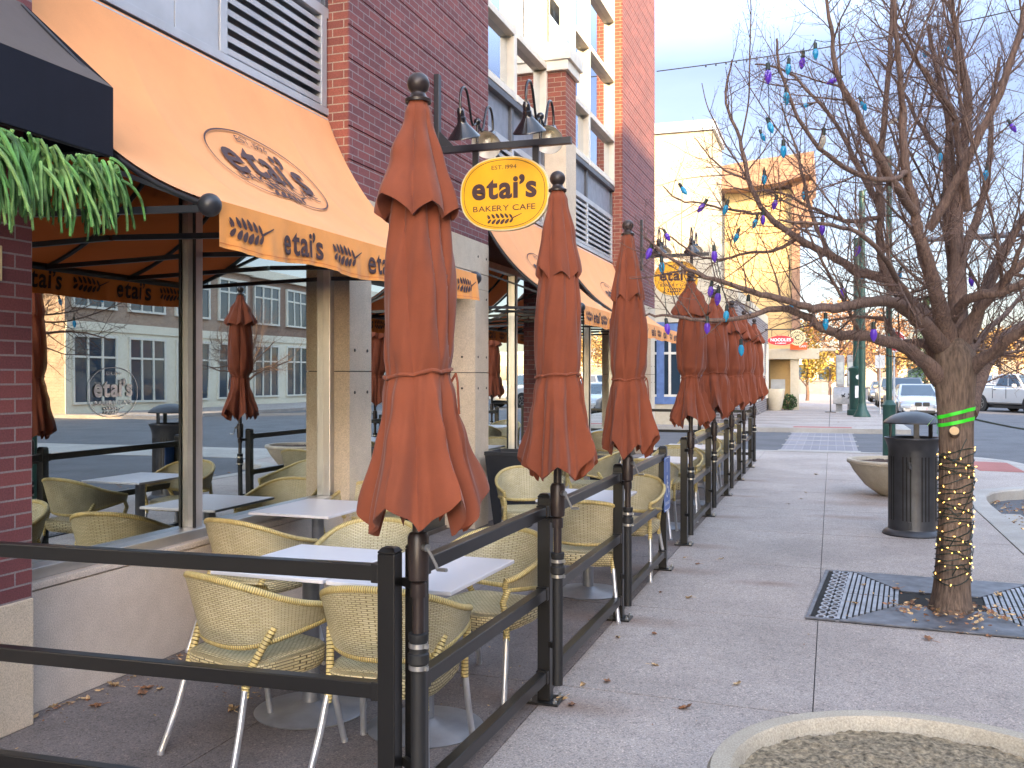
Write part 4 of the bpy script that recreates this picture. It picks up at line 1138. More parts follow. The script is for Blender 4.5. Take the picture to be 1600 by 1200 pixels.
m.ball((cx+.258*math.cos(a), cy+.258*math.sin(a), .71), .018, 10); m.build('latch', M['can'], tc_, bevel=.003)
for a in (rad(-85), rad(35), rad(160)):
    m = MB(); c = Vector((cx+.225*math.cos(a), cy+.225*math.sin(a), 1.09)); m.obox(c, (.012,.055,.22), Matrix.Rotation(a, 3, 'Z')); m.build('hood_bracket', M['can'], tc_, bevel=.002)
m = MB(); m.lathe([(.001,1.285),(.06,1.282),(.14,1.265),(.21,1.235),(.265,1.195),(.288,1.17),(.288,1.158),(.27,1.165),(.14,1.24),(.001,1.26)], (cx,cy,0), 48); m.build('rain_hood', M['can'], tc_, smooth=40)

def bowl_planter(x, y, R, h, label, soilm, grp=None):
    root = thing('bowl_planter', label, 'planter', (x, y, 0), grp)
    m = MB(); m.lathe([(.30*R,0),(.34*R,.03*h),(.62*R,.28*h),(.86*R,.66*h),(.94*R,.84*h),(.95*R,.87*h),(1.0*R,.90*h),(1.01*R,.96*h),(.99*R,h),(.90*R,h),(.885*R,.97*h),(.87*R,.80*h)], (x,y,0), 72)
    m.build('bowl', M['bowl'], root, smooth=35)
    rnd = random.Random(5); m = MB()
    def sf(u, v):
        r = .885*R*v; a = 2*PI*u
        p = Vector((x + r*math.cos(a), y + r*math.sin(a), 0))
        return Vector((p.x, p.y, h*(.90 + .07*(1-v)) + .012*(mnoise.noise(p*7) + .8*mnoise.noise(p*31) + .6*mnoise.noise(p*70))))
    m.grid(220, 60, sf, closeu=True); m.build('soil', soilm, root, smooth=60)
    return root
bowl_planter(.82, 14.3, .62, .50, 'round cast stone bowl planter with dark soil behind the trash can', M['soil'])
bowl_planter(.27, 2.93, .62, .50, 'cast stone bowl planter with dry soil in the near foreground', M['soil2'])

# ================================================================== THE STREET TREE
tree = thing('street_tree', 'bare spreading street tree with trunk wrapped in warm fairy lights', 'tree', (.785, 7.33, 0))
rnd = random.Random(42)
TB = Vector((.785, 7.33, 0))
tk = MB()
def wob(a, z): return 1 + .05*math.sin(3*a + z*2.2) + .035*math.sin(5*a - z*3.1 + 1) + .02*math.sin(9*a + 5*z)
def trunk_r(z): return .108 + .045*math.exp(-z/.10) + .012*max(0, z-1.1) + (.05*max(0, z - 1.3) if z > 1.3 else 0)
_tr0 = trunk_r
def trunk_r(z): return _tr0(min(z, 1.72)) * (math.sqrt(max(0.0004, 1 - ((z - 1.72)/.22)**2)) if z > 1.72 else 1)
def trunk_c(z): return Vector((TB.x + .02*math.sin(z*1.7) + .012*z, TB.y, z))
def trunk_p(a, z, off=0):
    r = trunk_r(z)*wob(a, z) + off; c = trunk_c(z); return Vector((c.x + r*math.cos(a), c.y + r*math.sin(a), z))
tk.grid(44, 64, lambda u, v: trunk_p(2*PI*u, 1.94*v), closeu=True)
tk.build('trunk', M['bark'], tree, smooth=70)
cs = MB(); q = trunk_p(rad(-100), 1.26); d = Vector((-.1, -.9, .35)).normalized(); cs.tube([q - d*.04, q + d*.05], [.038, .032], 14); st_ = cs.build('cut_stub', M['bark'], tree, smooth=50)
cs = MB(); cs.tube([q + d*.0502, q + d*.052], .0305, 14); cs.build('cut_face', M['cutwood'], st_)
LB = MB(); TW = MB()
limbs_px = [
 # [(px, py, distance)...], start radius, end radius
 ([(1470,592,6.72),(1437,560,6.55),(1400,537,6.35),(1350,525,6.2),(1315,524,6.1),(1285,512,6.0),(1262,495,5.95),(1232,484,5.9),(1200,485,5.85),(1160,497,5.8),(1095,500,5.8),(1045,494,5.8),(1008,492,5.85)], .058, .006),
 ([(1472,560,6.75),(1440,535,7.0),(1407,535,7.3),(1390,515,7.5),(1385,502,7.6),(1350,495,7.8),(1300,500,8.0),(1240,515,8.1)], .045, .006),
 ([(1472,540,6.7),(1440,505,6.5),(1412,480,6.35),(1390,472,6.25),(1350,472,6.1),(1312,480,6.0),(1275,482,5.9),(1250,477,5.85),(1200,462,5.8),(1157,450,5.8),(1100,432,5.85),(1050,405,5.9),(1005,370,6.0)], .062, .007),
 ([(1474,525,6.75),(1440,490,6.85),(1410,462,6.95),(1385,437,7.0),(1340,425,7.1),(1295,397,7.2),(1245,372,7.3),(1198,335,7.4),(1170,280,7.5),(1155,215,7.6),(1135,160,7.7),(1143,95,7.8)], .068, .007),
 ([(1480,530,6.7),(1462,452,6.5),(1450,405,6.4),(1435,365,6.35),(1428,322,6.3),(1415,255,6.2),(1412,185,6.2),(1407,135,6.15),(1400,66,6.1),(1396,-20,6.1)], .060, .012),
 ([(1388,442,7.0),(1377,402,7.0),(1375,340,7.05),(1376,250,7.1),(1385,150,7.2),(1392,66,7.3),(1396,-30,7.4)], .042, .014),
 ([(1500,560,6.8),(1497,450,6.85),(1495,340,6.9),(1503,250,6.95),(1512,150,7.0),(1496,66,7.1),(1480,-40,7.2)], .082, .014),
 ([(1508,530,6.9),(1532,477,7.0),(1557,410,7.2),(1600,340,7.4),(1660,250,7.6)], .062, .02),
 ([(1485,500,6.65),(1512,467,6.4),(1562,457,6.2),(1600,442,6.1),(1680,420,6.0)], .05, .02),
 ([(1505,585,6.7),(1550,552,6.5),(1600,512,6.3),(1680,470,6.2)], .055, .025),
 ([(1503,530,6.7),(1525,490,6.6),(1562,447,6.5),(1600,407,6.4),(1680,320,6.3)], .058, .02),
 ([(1450,358,6.4),(1487,297,6.3),(1525,222,6.2),(1562,147,6.15),(1590,60,6.1),(1610,-20,6.1)], .042, .018),
 ([(1510,645,6.85),(1528,600,7.05),(1542,570,7.2),(1572,525,7.6),(1610,500,8.0),(1680,450,8.4)], .062, .03),
 ([(1498,480,6.85),(1485,380,7.2),(1480,300,7.4),(1483,200,7.6),(1465,110,7.8),(1450,40,7.9)], .06, .016),
 ([(1512,330,6.9),(1500,240,6.8),(1490,180,6.75),(1465,140,6.7),(1430,90,6.65),(1400,50,6.6)], .036, .010),
 ([(1428,330,6.3),(1400,290,6.1),(1370,240,6.0),(1340,180,5.95),(1310,120,5.9),(1300,60,5.9),(1290,0,5.9)], .04, .010),
 ([(1415,270,6.2),(1385,282,6.0),(1330,268,5.9),(1280,230,5.8),(1240,170,5.8),(1220,110,5.8),(1215,60,5.8)], .026, .007),
 ([(1376,330,7.05),(1340,260,7.3),(1310,200,7.5),(1270,150,7.7),(1230,112,7.8),(1180,100,7.9)], .03, .007),
 ([(1245,372,7.3),(1215,390,7.4),(1170,395,7.5),(1110,405,7.6),(1060,380,7.7),(1030,355,7.8)], .02, .005),
 ([(1295,397,7.2),(1270,340,7.4),(1255,280,7.5),(1240,220,7.6),(1220,160,7.7)], .026, .006),
 ([(1170,280,7.5),(1140,270,7.6),(1110,245,7.7),(1085,215,7.8)], .014, .004),
 ([(1198,335,7.4),(1150,330,7.3),(1105,320,7.3),(1060,312,7.3),(1035,290,7.3)], .016, .004),
 ([(1375,340,7.05),(1330,345,6.8),(1280,330,6.6),(1220,300,6.5),(1180,300,6.4)], .024, .005),
 ([(1435,500,6.5),(1410,450,6.0),(1380,400,5.6),(1330,360,5.4),(1270,350,5.3),(1215,345,5.3)], .03, .006),
 ([(1497,420,6.85),(1530,330,7.0),(1545,260,7.1),(1550,180,7.2),(1560,90,7.3)], .045, .012),
 ([(1532,477,7.0),(1580,380,6.9),(1620,300,6.8)], .03, .012),
 ([(1480,250,7.5),(1440,200,7.8),(1410,140,8.0),(1370,90,8.2)], .03, .008),
 ([(1562,457,6.2),(1590,400,6.0),(1620,330,5.9)], .025, .01),
 ([(1505,560,6.9),(1540,520,7.6),(1590,470,8.2),(1640,400,8.6)], .04, .01),
 ([(1475,500,6.8),(1450,440,7.6),(1430,360,8.2),(1410,260,8.6),(1380,170,8.9)], .04, .008),
]
def smooth_path(pts, k=4):
    out = []
    for i in range(len(pts) - 1):
        p0, p1, p2, p3 = [pts[max(0, min(len(pts)-1, i+q))] for q in (-1, 0, 1, 2)]
        for j in range(k):
            t = j/k; out.append(.5*((2*p1) + (p2-p0)*t + (2*p0-5*p1+4*p2-p3)*t*t + (3*p1-p0-3*p2+p3)*t**3))
    out.append(pts[-1]); return out
def rv(): return Vector((rnd.gauss(0,1), rnd.gauss(0,1), rnd.gauss(0,1))).normalized()
limb_curves = []
ntw = 0
EDGE = [(-200,1160),(60,1140),(110,1135),(180,1070),(230,1010),(300,975),(360,950),(480,975),(520,1000),(545,1150),(570,1290),(600,1400),(640,1700)]
def okpt(q):                                                # keep the crown inside its real outline
    D = -SN*q.x + CS*q.y
    if D < 4.3: return False
    px = 800 + FPX*(CS*q.x + SN*q.y)/D; py = HORY - FPX*(q.z - CAMH)/D
    if py > 640: return False
    for (y0, x0), (y1, x1) in zip(EDGE[:-1], EDGE[1:]):
        if y0 <= py <= y1: return px > x0 + (x1-x0)*(py-y0)/(y1-y0)
    return True
def twig(mb, p, d, L, r, lev):
    global ntw
    ntw += 1
    k = max(2, int(L / .07)); k = min(k, 18 if lev == 0 else 8)
    pts = [p]; q = p.copy(); d = d.normalized(); bend = rv() * (.05 if lev == 0 else .14)
    for i in range(k):
        q = q + d * (L / k); pts.append(q.copy())
        d = (d + bend * .5 + rv() * (.07 if lev == 0 else .13) + Vector((0,0,.05))).normalized()
    mb.tube(pts, [r * (1 - .62*i/k) for i in range(k+1)], 6 if lev == 0 else 4 if lev == 1 else 3, caps=False)
    if lev <= 1: limb_curves.append(pts)
    if lev < 3:
        step = (.13 if lev == 0 else .054 if lev == 1 else .05)
        s = step * rnd.uniform(.6, 1.2)
        side = rv()
        while s < L:
            t = s / L * k; a = min(int(t), k-1); c = pts[a].lerp(pts[a+1], t - a); tg = (pts[a+1] - pts[a]).normalized()
            side = -side + rv()*.5; o_ = (side - tg*side.dot(tg)).normalized()
            dd = tg * rnd.uniform(.45, .85) + o_ * rnd.uniform(.6, 1.0) + Vector((0,0,.15))
            fall = 1 - .5 * s / L
            l2 = (rnd.uniform(.3, .75) if lev == 0 else rnd.uniform(.10, .36) if lev == 1 else rnd.uniform(.03, .12)) * fall
            if okpt(c + dd.normalized()*l2): twig(TW, c, dd, l2, max(.0011, r * (.5 if lev < 2 else .6) * (1 - .4*s/L)), lev + 1)
            s += step * rnd.uniform(.6, 1.5)
    elif rnd.random() < .5:
        e = pts[-1]; b = .0035; o1 = d.orthogonal().normalized()*b; o2 = d.cross(o1).normalized()*b; tip = e + d*.010
        mb.add([e+o1, e+o2, e-o1-o2*.5, tip, e - d*.003], [(0,1,3),(1,2,3),(2,0,3),(1,0,4),(2,1,4),(0,2,4)])
for pts_, r0, r1 in limbs_px:
    raw = [P(*p) for p in pts_]
    path = smooth_path(raw, 4); n = len(path)
    path = [p + rv() * .008 * min(1, i) for i, p in enumerate(path)]
    r0 *= .84; rr_ = [r0 + (r1 - r0) * (i/(n-1)) ** .8 for i in range(n)]
    rr_ = [r * (1 + .05*math.sin(i*1.7 + r0*100)) * (1 + .55*math.exp(-i/2.5) if -SN*raw[0].x + CS*raw[0].y > 6.4 and raw[0].z < 2.0 else 1) for i, r in enumerate(rr_)]
    LB.tube(path, rr_, 10 if r0 > .03 else 7)
    limb_curves.append(path)
    acc = 0; nxt = .22 if r0 > .03 else .05
    for i in range(n - 1):
        seg = (path[i+1] - path[i]); L = seg.length
        while acc + L > nxt:
            t = (nxt - acc) / L; c = path[i].lerp(path[i+1], t); tg = seg.normalized()
            f = i / n
            o_ = rv(); o_ = (o_ - tg*o_.dot(tg)).normalized()
            dd = tg * rnd.uniform(.3, .9) + o_ + Vector((0,0,.25))
            r = min(rr_[i] * .5, rnd.uniform(.0034, .0068))
            L1 = rnd.uniform(.25, .75) * (1.05 - .35*f)
            if rr_[i] > .012 and rnd.random() < .11:
                L0 = rnd.uniform(.8, 1.9); dd = tg * rnd.uniform(.6, 1.2) + o_ * .9 + Vector((0,0,.2))
                if okpt(c + dd.normalized()*L0): twig(LB, c, dd, L0, min(rr_[i]*.45, rnd.uniform(.010, .018)), 0)
            elif okpt(c + dd.normalized()*L1): twig(LB if r > .0048 else TW, c + o_*rr_[i]*.5, dd, L1, r, 1)
            nxt += rnd.uniform(.058, .125)
        acc += L
print('twigs', ntw, len(TW.f))
LB.build('limbs', M['limb'], tree, smooth=70); TW.build('crown', M['twig'], tree)

opp_tree = dup(tree, (19.7, 40.5, 0), 2.0, 'bare street tree across the street, seen mirrored in the cafe windows')
# fairy lights round the trunk
fl = thing('fairy_lights', 'string of warm white fairy lights on dark green wire wound round the trunk', 'string lights', (.785, 7.2, 0))
wm = MB(); pts = []; zz = .24; a = 0
bl = []
rl = random.Random(9)
turns = 29
for i in range(turns * 22):
    a = 2*PI*i/22; z = .22 + (1.15 - .22) * i/(turns*22) + .022*math.sin(a*1.0 + i*.031) + .012*math.sin(a*2.3)
    pts.append(trunk_p(a, z, .006 + .003*math.sin(i*1.3)))
    if i % 5 == 1:
        bl.append((a, z))
wm.tube(pts, .0038, 5); 
for k in range(5):
    a0 = rl.uniform(-2.8, -.4); z0 = .28 + .19*k; pts2 = [trunk_p(a0 + j*.16, z0 + .05*math.sin(j*.7) + j*.012, .012) for j in range(12)]
    wm.tube(pts2, .0034, 5)
wi = wm.build('wire', M['wire'], fl)
rl.shuffle(bl)
front = [q for q in bl if math.sin(q[0] - rad(20)) < .25][:88]
for (a, z) in front:
    m = MB(); c = trunk_p(a + rl.uniform(-.05,.05), z + rl.uniform(-.015,.015), .012 + rl.uniform(0, .006))
    m.lathe([(.001,-.008),(.003,-.005),(.0036,0),(.0028,.006),(.001,.009)], c, 6, Matrix.Rotation(rl.uniform(0, 3), 3, rv())); m.build('mini_bulb', M['mini'], fl, smooth=60)
# neon ribbon
rb = thing('ribbon', 'neon green ribbon tied round the tree trunk above the fairy lights', 'ribbon', (.785, 7.2, 1.35))
m = MB()
for z0, ph, dz in ((1.395, .4, .028), (1.335, .8, .034)):
    m.grid(48, 3, lambda u, v: trunk_p(2*PI*u, z0 + .045*math.cos(2*PI*u - rad(20)) + .022*(v - .5)*1.1 - .02*math.sin(2*PI*u + ph), .006 + .004*math.sin(6*PI*u)), closeu=True)
q = trunk_p(rad(-170), 1.37, .012)
for dx, dzz, L in ((-.02, -.10, .12), (-.05, -.06, .1), (.015, -.12, .13)):
    m.add([q + Vector((0,-.012,.01)), q + Vector((0,.012,0)), q + Vector((dx,.014,dzz)), q + Vector((dx-.006,-.016,dzz-.012))], [(0,1,2,3)])
m.build('band', M['ribbon'], rb, smooth=60)

# christmas bulbs in the branches: (px, py, colour, tilt, label)
bulbs = [
 (1274,78,'b',0,'blue christmas bulb near the top of the bare tree, left of a purple one'),(1254,92,'p',10,'purple christmas bulb near the top of the bare tree'),
 (1232,102,'b',5,'pale blue christmas bulb in upper twigs, left of the topmost purple bulb'),(1229,146,'b',0,'small blue christmas bulb in thin upper twigs against the sky'),
 (1262,164,'b',75,'blue christmas bulb lying almost sideways in the upper twigs'),(1347,160,'b',-25,'large bright blue christmas bulb against the sky beside a rising limb'),
 (1202,194,'b',-20,'blue christmas bulb at the upper left fringe of the bare tree'),(1224,230,'b',0,'blue christmas bulb above the brown roof canopy'),
 (1256,301,'b',0,'blue christmas bulb in front of the right end of the brown canopy'),(1541,268,'b',10,'large blue christmas bulb hanging free to the right of the main stems'),
 (1445,79,'b',0,'faint blue christmas bulb high between the upright stems'),(1482,72,'b',0,'faint blue christmas bulb at the top beside the tallest stem'),
 (1469,241,'b',0,'tiny pale blue christmas bulb between the main stems'),(1306,124,'p',70,'purple christmas bulb lying sideways in the upper twigs'),
 (1580,195,'p',-30,'purple christmas bulb high at the right edge of the photo'),(1473,310,'p',0,'small dark purple christmas bulb hanging between the main stems'),
 (1285,352,'p',0,'purple christmas bulb with dark socket right of the ochre tower'),(1212,314,'p',15,'dark purple christmas bulb in front of the ochre tower wall'),
 (1200,112,'p',0,'purple christmas bulb at the upper left edge of the bare crown'),(1400,187,'w',60,'white christmas bulb near the crossing of two upright stems'),
 (1427,300,'w',-25,'white christmas bulb with green socket leaning on an upright stem'),(1286,213,'w',10,'clear white christmas bulb among thin twigs above the tower roof'),
 (1190,210,'b',-25,'clear blue christmas bulb just below the one at the left fringe'),(1194,275,'b',0,'bright blue christmas bulb in front of the brown canopy edge'),
 (1066,294,'b',-35,'blue christmas bulb in front of the cream building'),(1135,322,'b',15,'pale blue christmas bulb left of the ochre tower'),
 (1181,344,'b',20,'large blue christmas bulb low in front of the ochre tower'),(1192,338,'p',0,'purple christmas bulb touching the large blue bulb by the ochre tower'),
 (1099,320,'p',35,'slim purple christmas bulb in front of the cream building'),(1016,390,'p',20,'purple christmas bulb at the far left tip, in front of the brick corner'),
 (1041,366,'p',-25,'dull purple christmas bulb hanging on a long thread by the brick corner'),(1116,394,'p',0,'pale purple christmas bulb above the small yellow sign'),
 (1111,450,'p',10,'purple christmas bulb right of the small yellow sign, left of a twin'),(1122,460,'p',5,'purple christmas bulb, right and lower of the twins by the yellow sign'),
 (1105,506,'p',0,'purple christmas bulb in front of the fifth rust umbrella'),(1042,508,'p',-8,'purple christmas bulb hanging in front of the far awning valance'),
 (1034,412,'b',0,'blue christmas bulb touching the left edge of the small yellow sign'),(1152,366,'b',20,'small blue christmas bulb above the far umbrellas on a side branch'),
 (1135,488,'b',0,'blue christmas bulb in front of the sixth rust umbrella'),(1158,541,'b',0,'lowest blue christmas bulb, in front of the seventh rust umbrella'),
 (1064,417,'w',10,'white christmas bulb in front of the small yellow sign'),(1169,472,'w',5,'white christmas bulb above the bunched far umbrellas'),
 (1342,386,'p',20,'dark purple christmas bulb on the long left limb'),(1316,452,'p',-8,'purple christmas bulb hanging under the long left limb'),
 (1517,434,'p',-5,'large purple christmas bulb in front of the thickest stem'),(1365,516,'p',0,'small purple christmas bulb left of the stop sign'),
 (1351,427,'b',35,'large tilted blue christmas bulb under the long left limb'),(1406,427,'b',10,'small blue christmas bulb between two limbs near the fork'),
 (1236,477,'b',0,'blue christmas bulb on the low limb over the noodle shop sign'),(1290,500,'b',0,'small blue christmas bulb under the low limb by the green lamp post')]
allp = [p for c in limb_curves for p in c]
rb2 = random.Random(77)
proto = {}
for c, mm in (('b','bulb_b'),('p','bulb_p'),('w','bulb_w')):
    r_ = thing('christmas_bulb', 'x', 'bulb', (0,0,0), 'christmas bulbs hung in the bare tree')
    m = MB(); m.lathe([(.001,.05),(.010,.05),(.0125,.045),(.013,.018),(.0145,.015),(.0145,.008)], (0,0,0), 12); m.tube([(0,0,.05),(0,0,.075)], .0025, 5); m.build('socket', M['wire'], r_, smooth=40)
    m = MB(); m.lathe([(.0115,.008),(.018,-.005),(.021,-.022),(.019,-.040),(.012,-.058),(.004,-.070),(.001,-.072)], (0,0,0), 14); m.build('glass_bulb', M[mm], r_, smooth=60)
    proto[c] = [r_, False]
thr = []
for (px, py, c, tilt, lb) in bulbs:
    ray = P(px, py, 1.0) - Vector((0,0,CAMH)); best = None
    for q in allp:                                    # hang it from the nearest branch
        D = -SN*q.x + CS*q.y
        if not (4.9 < D < 9.2): continue
        dd = (P(px, py - 14, D) - q).length
        if best is None or dd < best[0]: best = (dd, D, q)
    D = best[1]; loc = P(px, py, D)
    r_, used = proto[c]
    if not used: r_.location = loc; r_['label'] = lb; proto[c][1] = True; ob = r_
    else: ob = dup(r_, loc, 0, lb)
    ob.rotation_euler = (rad(rb2.uniform(-12, 12)), rad(tilt), rad(rb2.uniform(-18, 18)))
    s_ = rb2.uniform(.82, 1.02); ob.scale = (s_, s_, s_)
    thr.append((loc + Vector((0,0,.06)), best[2]))
wm = MB()
for a, b in thr: wm.tube([a, a.lerp(b, .5) + Vector((0,0,-.01)), b], .0022, 4)
order = sorted(range(len(thr)), key=lambda i: thr[i][0].x)
for i, j in zip(order[:-1], order[1:]):
    a, b = thr[i][0], thr[j][0]
    if (a - b).length < 1.1: wm.tube([a, a.lerp(b, .3) + Vector((0,0,-.03)), a.lerp(b, .7) + Vector((0,0,-.03)), b], .0022, 4)
tag(wm.build('light_wire', M['wire']), 'thin dark wires stringing the christmas bulbs through the bare branches', 'wire')

# sign arm behind the tree and the cord across the road
sp = thing('banner_post', 'dark post with a horizontal banner arm reaching behind the tree', 'post', (3.5, 11.2, 0))
m = MB(); m.tube([(3.5,11.2,-.15),(3.5,11.2,5.5)], .06, 14); m.build('pole', M['green'], sp, smooth=50)
m = MB(); m.tube([(3.5,11.2,3.17),(.93,11.0,3.09)], [.042,.026], 10); m.ball((.93,11.0,3.09), .03, 8); m.build('arm', M['dgrey'], sp, smooth=50)
m = MB(); a, b = Vector((.90,7.42,1.36)), Vector((3.46,11.2,1.6)); m.tube([a.lerp(b, t) + Vector((0,0,-.28*math.sin(PI*t))) for t in [i/14 for i in range(15)]], .007, 6)
tag(m.build('power_cord', M['wire']), 'black power cord sagging from the tree trunk towards the street', 'cord')
m = MB(); a, b = Vector((-3.6, 20.7, 8.25)), Vector((7, 20.0, 9.1)); m.tube([a.lerp(b, t) + Vector((0,0,-.25*math.sin(PI*t))) for t in [i/24 for i in range(25)]], .012, 5)
for t in [.1 + .02*i for i in range(7)]: m.ball(a.lerp(b, t) + Vector((0,0,-.25*math.sin(PI*t) - .03)), .02, 6)
tag(m.build('span_wire', M['trim']), 'thin span wire with small lamps stretched across the sky from the brick corner', 'wire')

# ================================================================== FALLEN LEAVES
lf = random.Random(15)
def leaf_mesh(seed):
    r2 = random.Random(seed); m = MB(); k = 14; pts = []
    for i in range(k):
        a = 2*PI*i/k; r = .030 * (1.0 if i % 2 == 0 else .62) * r2.uniform(.75, 1.2); pts.append(Vector((r*math.cos(a)*1.25, r*math.sin(a), .006 + r2.uniform(0, .016))))
    c = Vector((0,0,.003)); m.add([c] + pts, [(0, 1+i, 1+(i+1) % k) for i in range(k)])
    m.tube([(.03,0,.006),(.055,.004,.009),(.075,.012,.005)], .0012, 4)
    return m
lp = [leaf_mesh(i) for i in range(5)]
base = []
for i, q in enumerate(lp):
    o = q.build('fallen_leaf', M['leafdry'] if i % 3 else M['leafdark'], smooth=70); base.append([o, False])
def Gd(px, py):
    D = CAMH * FPX / (py - HORY); return P(px, py, D)
spots = [(1033,926),(1077,935),(965,997),(1022,991),(911,1071),(948,1066),(1022,1040),(1152,1070),(1070,1108),(876,1096),(893,1103),(1070,872),(1127,874),(1090,882),(1259,770),(1232,788),(1252,780),(1275,742),(1180,720),(1335,947),(1400,925),(1440,930),(1470,985),(1500,990),(1525,988),(1450,1000),(1350,918),(1560,935),(1545,995),(1430,975),(1310,660),(150,1045),(85,1105),(230,1077),(178,1072),(222,1085),(250,1078),(120,1083),(150,1105),(365,1110)]
for i, (px, py) in enumerate(spots):
    p = Gd(px, py); b = base[i % 5]
    near_grate = abs(p.x - .75) < .85 and abs(p.y - 7.6) < .85
    lab = 'dry brown leaf lying on the iron tree grate' if near_grate else ('dry brown leaf on the patio floor by the low wall' if p.x < -1.5 else 'dry fallen leaf lying on the pavement by the railing' if p.x < -.2 else 'dry fallen leaf on the open pavement')
    if not b[1]: o = b[0]; b[1] = True
    else: o = b[0].copy(); col.objects.link(o)
    o.location = (p.x, p.y, .017 if near_grate else .001); o.rotation_euler = (lf.uniform(-.2,.2), lf.uniform(-.2,.2), lf.uniform(0, 6.28)); s_ = lf.uniform(.5, 1.15); o.scale = (s_, s_, s_)
    tag(o, lab, 'leaf', 'fallen leaves scattered on the paving')
lm = [MB(), MB()]
def litter(x, y, z, s):
    m = lm[lf.randrange(2)]; R = Matrix.Rotation(lf.uniform(0, 6.3), 3, 'Z') @ Matrix.Rotation(lf.uniform(-.6,.6), 3, 'X') @ Matrix.Rotation(lf.uniform(-.5,.5), 3, 'Y'); c = Vector((x, y, z + .008))
    q = [(-1,0,.15),(-.4,.5,0),(.4,.45,.1),(1,0,.2),(.4,-.5,0),(-.4,-.45,.12),(0,0,-.12)]
    m.add([c + R @ Vector((a*s, b*s, d*s)) for a, b, d in q], [(0,5,6),(5,4,6),(4,3,6),(3,2,6),(2,1,6),(1,0,6)])
for i in range(170):
    a = lf.uniform(0, 6.3); r = abs(lf.gauss(.25, .10)); litter(.85 + r*math.cos(a)*1.25, 7.24 + r*math.sin(a)*.7, .018 + lf.uniform(0, .03) , lf.uniform(.012, .028))
for i in range(90): litter(lf.gauss(1.0, .45), lf.gauss(7.2, .35), .018, lf.uniform(.005, .018))
for i in range(160): litter(-3.66 + abs(lf.gauss(0, .05)), lf.uniform(3.6, 6.8), .002, lf.uniform(.006, .022))
for i in range(420): litter(lf.uniform(1.97, 2.6) if lf.random() < .8 else lf.uniform(2.3, 3.6), lf.uniform(9.5, 15.2), -.147 + lf.uniform(0, .02), lf.uniform(.014, .035))
for i in range(260): litter(lf.uniform(-3.6, -1.45), lf.uniform(2.6, 9), .002, lf.uniform(.003, .010))
for i in range(120): litter(lf.gauss(-2.9, .1), lf.gauss(4.5, .15), .003, lf.uniform(.004, .02))
for i in range(160): litter(lf.uniform(-1.4, 1.5), lf.uniform(3, 18), .001, lf.uniform(.002, .007))
tag(lm[0].build('leaf_litter', M['leafdry']), 'dry leaf litter round the trunk, along the low wall and in the gutter', 'leaf litter', None, 'stuff')
tag(lm[1].build('leaf_litter_dark', M['leafdark']), 'darker crumbled leaf bits round the trunk and over the patio floor', 'leaf litter', None, 'stuff')
# ================================================================== FAR BLOCK
fb = thing('cream_building', 'tall cream rendered building beyond the crossing with blue shopfront and grey brick flank', 'building', (-9, 36, 0))
m = MB(); m.box(-26, -3.85, 33, 36, 4.6, 10.0); m.build('upper_wall', M['creamwall'], fb)
m = MB(); m.box(-26.1, -3.75, 32.9, 36.1, 10.0, 10.35); m.build('parapet', M['galv'], fb)
m = MB(); m.box(-26, -3.4, 32.9, 33.0, 3.5, 4.595); m.box(-26, -3.0, 33.02, 49, 4.2, 4.6); m.build('fascia', M['creamwall'], fb)
m = MB(); m.box(-26, -3.0, 33.01, 49, 0, 4.19); m.build('brick_wall', M['brick_grey'], fb)
m = MB(); m.box(-12, -4.0, 32.8, 33.0, 0, .7); m.build('plinth', M['creamwall'], fb)
m = MB()
for x in (-12, -9.6, -7.2, -5.7, -4.25): m.box(x, x+.25, 32.75, 33.0, .7, 3.5)
m.box(-12, -4.0, 32.76, 33.0, 2.95, 3.45); m.box(-12, -4.0, 32.78, 33.0, .7, .95)
sf = m.build('blue_shopfront', M['bluewood'], fb)
m = MB(); m.box(-11.8, -4.2, 32.86, 32.9, .95, 2.95); m.build('shop_glass', M['carglass'], sf)
m = MB()
for x in (-11.1, -8.4, -6.5, -5.3, -4.9): m.box(x, x+.08, 32.8, 32.86, .95, 2.95)
for z in (2.4, .95, 2.87): m.box(-11.75, -4.25, 32.79, 32.85, z, z+.08)
m.build('white_mullions', M['white'], sf)
m = MB()
for y in (36, 40, 44, 47.3): m.box(-3.01, -2.94, y, y+1.4, .6, 3.2)
m.build('side_window', M['white'], fb)
# ochre tower with a brown canopy
tw = thing('ochre_tower', 'ochre yellow tower with wide brown roof canopy beyond the cream building', 'building', (-4, 54, 0))
m = MB(); m.box(-5.3, -1.95, 51, 56, 0, 11.2); m.build('wall', M['gold'], tw)
m = MB(); m.box(-9, -5.31, 52, 57, 0, 11.0); m.build('pale_wing', M['creamwall'], tw)
m = MB()
pr_ = [(-7.0, 11.9), (-6.5, 11.55), (-5.4, 11.2), (-4.4, 11.12), (-2.6, 11.3), (-1.0, 11.65), (-.85, 11.8), (-.85, 12.75), (-4, 12.5), (-6.5, 12.2), (-7.0, 12.1)]
m.prism(pr_, lambda u, v, w: (u, w, v), 49.6, 57); m.build('canopy', M['browncanopy'], tw)
m = MB(); m.box(-1.94, -.95, 50.6, 52.4, 9.4, 11.5); m.box(-1.94, -1.55, 50.8, 51.4, 3.5, 9.6); m.build('brown_fin', M['browncanopy'], tw)
m = MB()
for z in (4.6, 7.2, 9.4): m.box(-5.31, -1.94, 50.985, 51.0, z, z + .03)
m.build('joint_line', M['browncanopy'], tw)
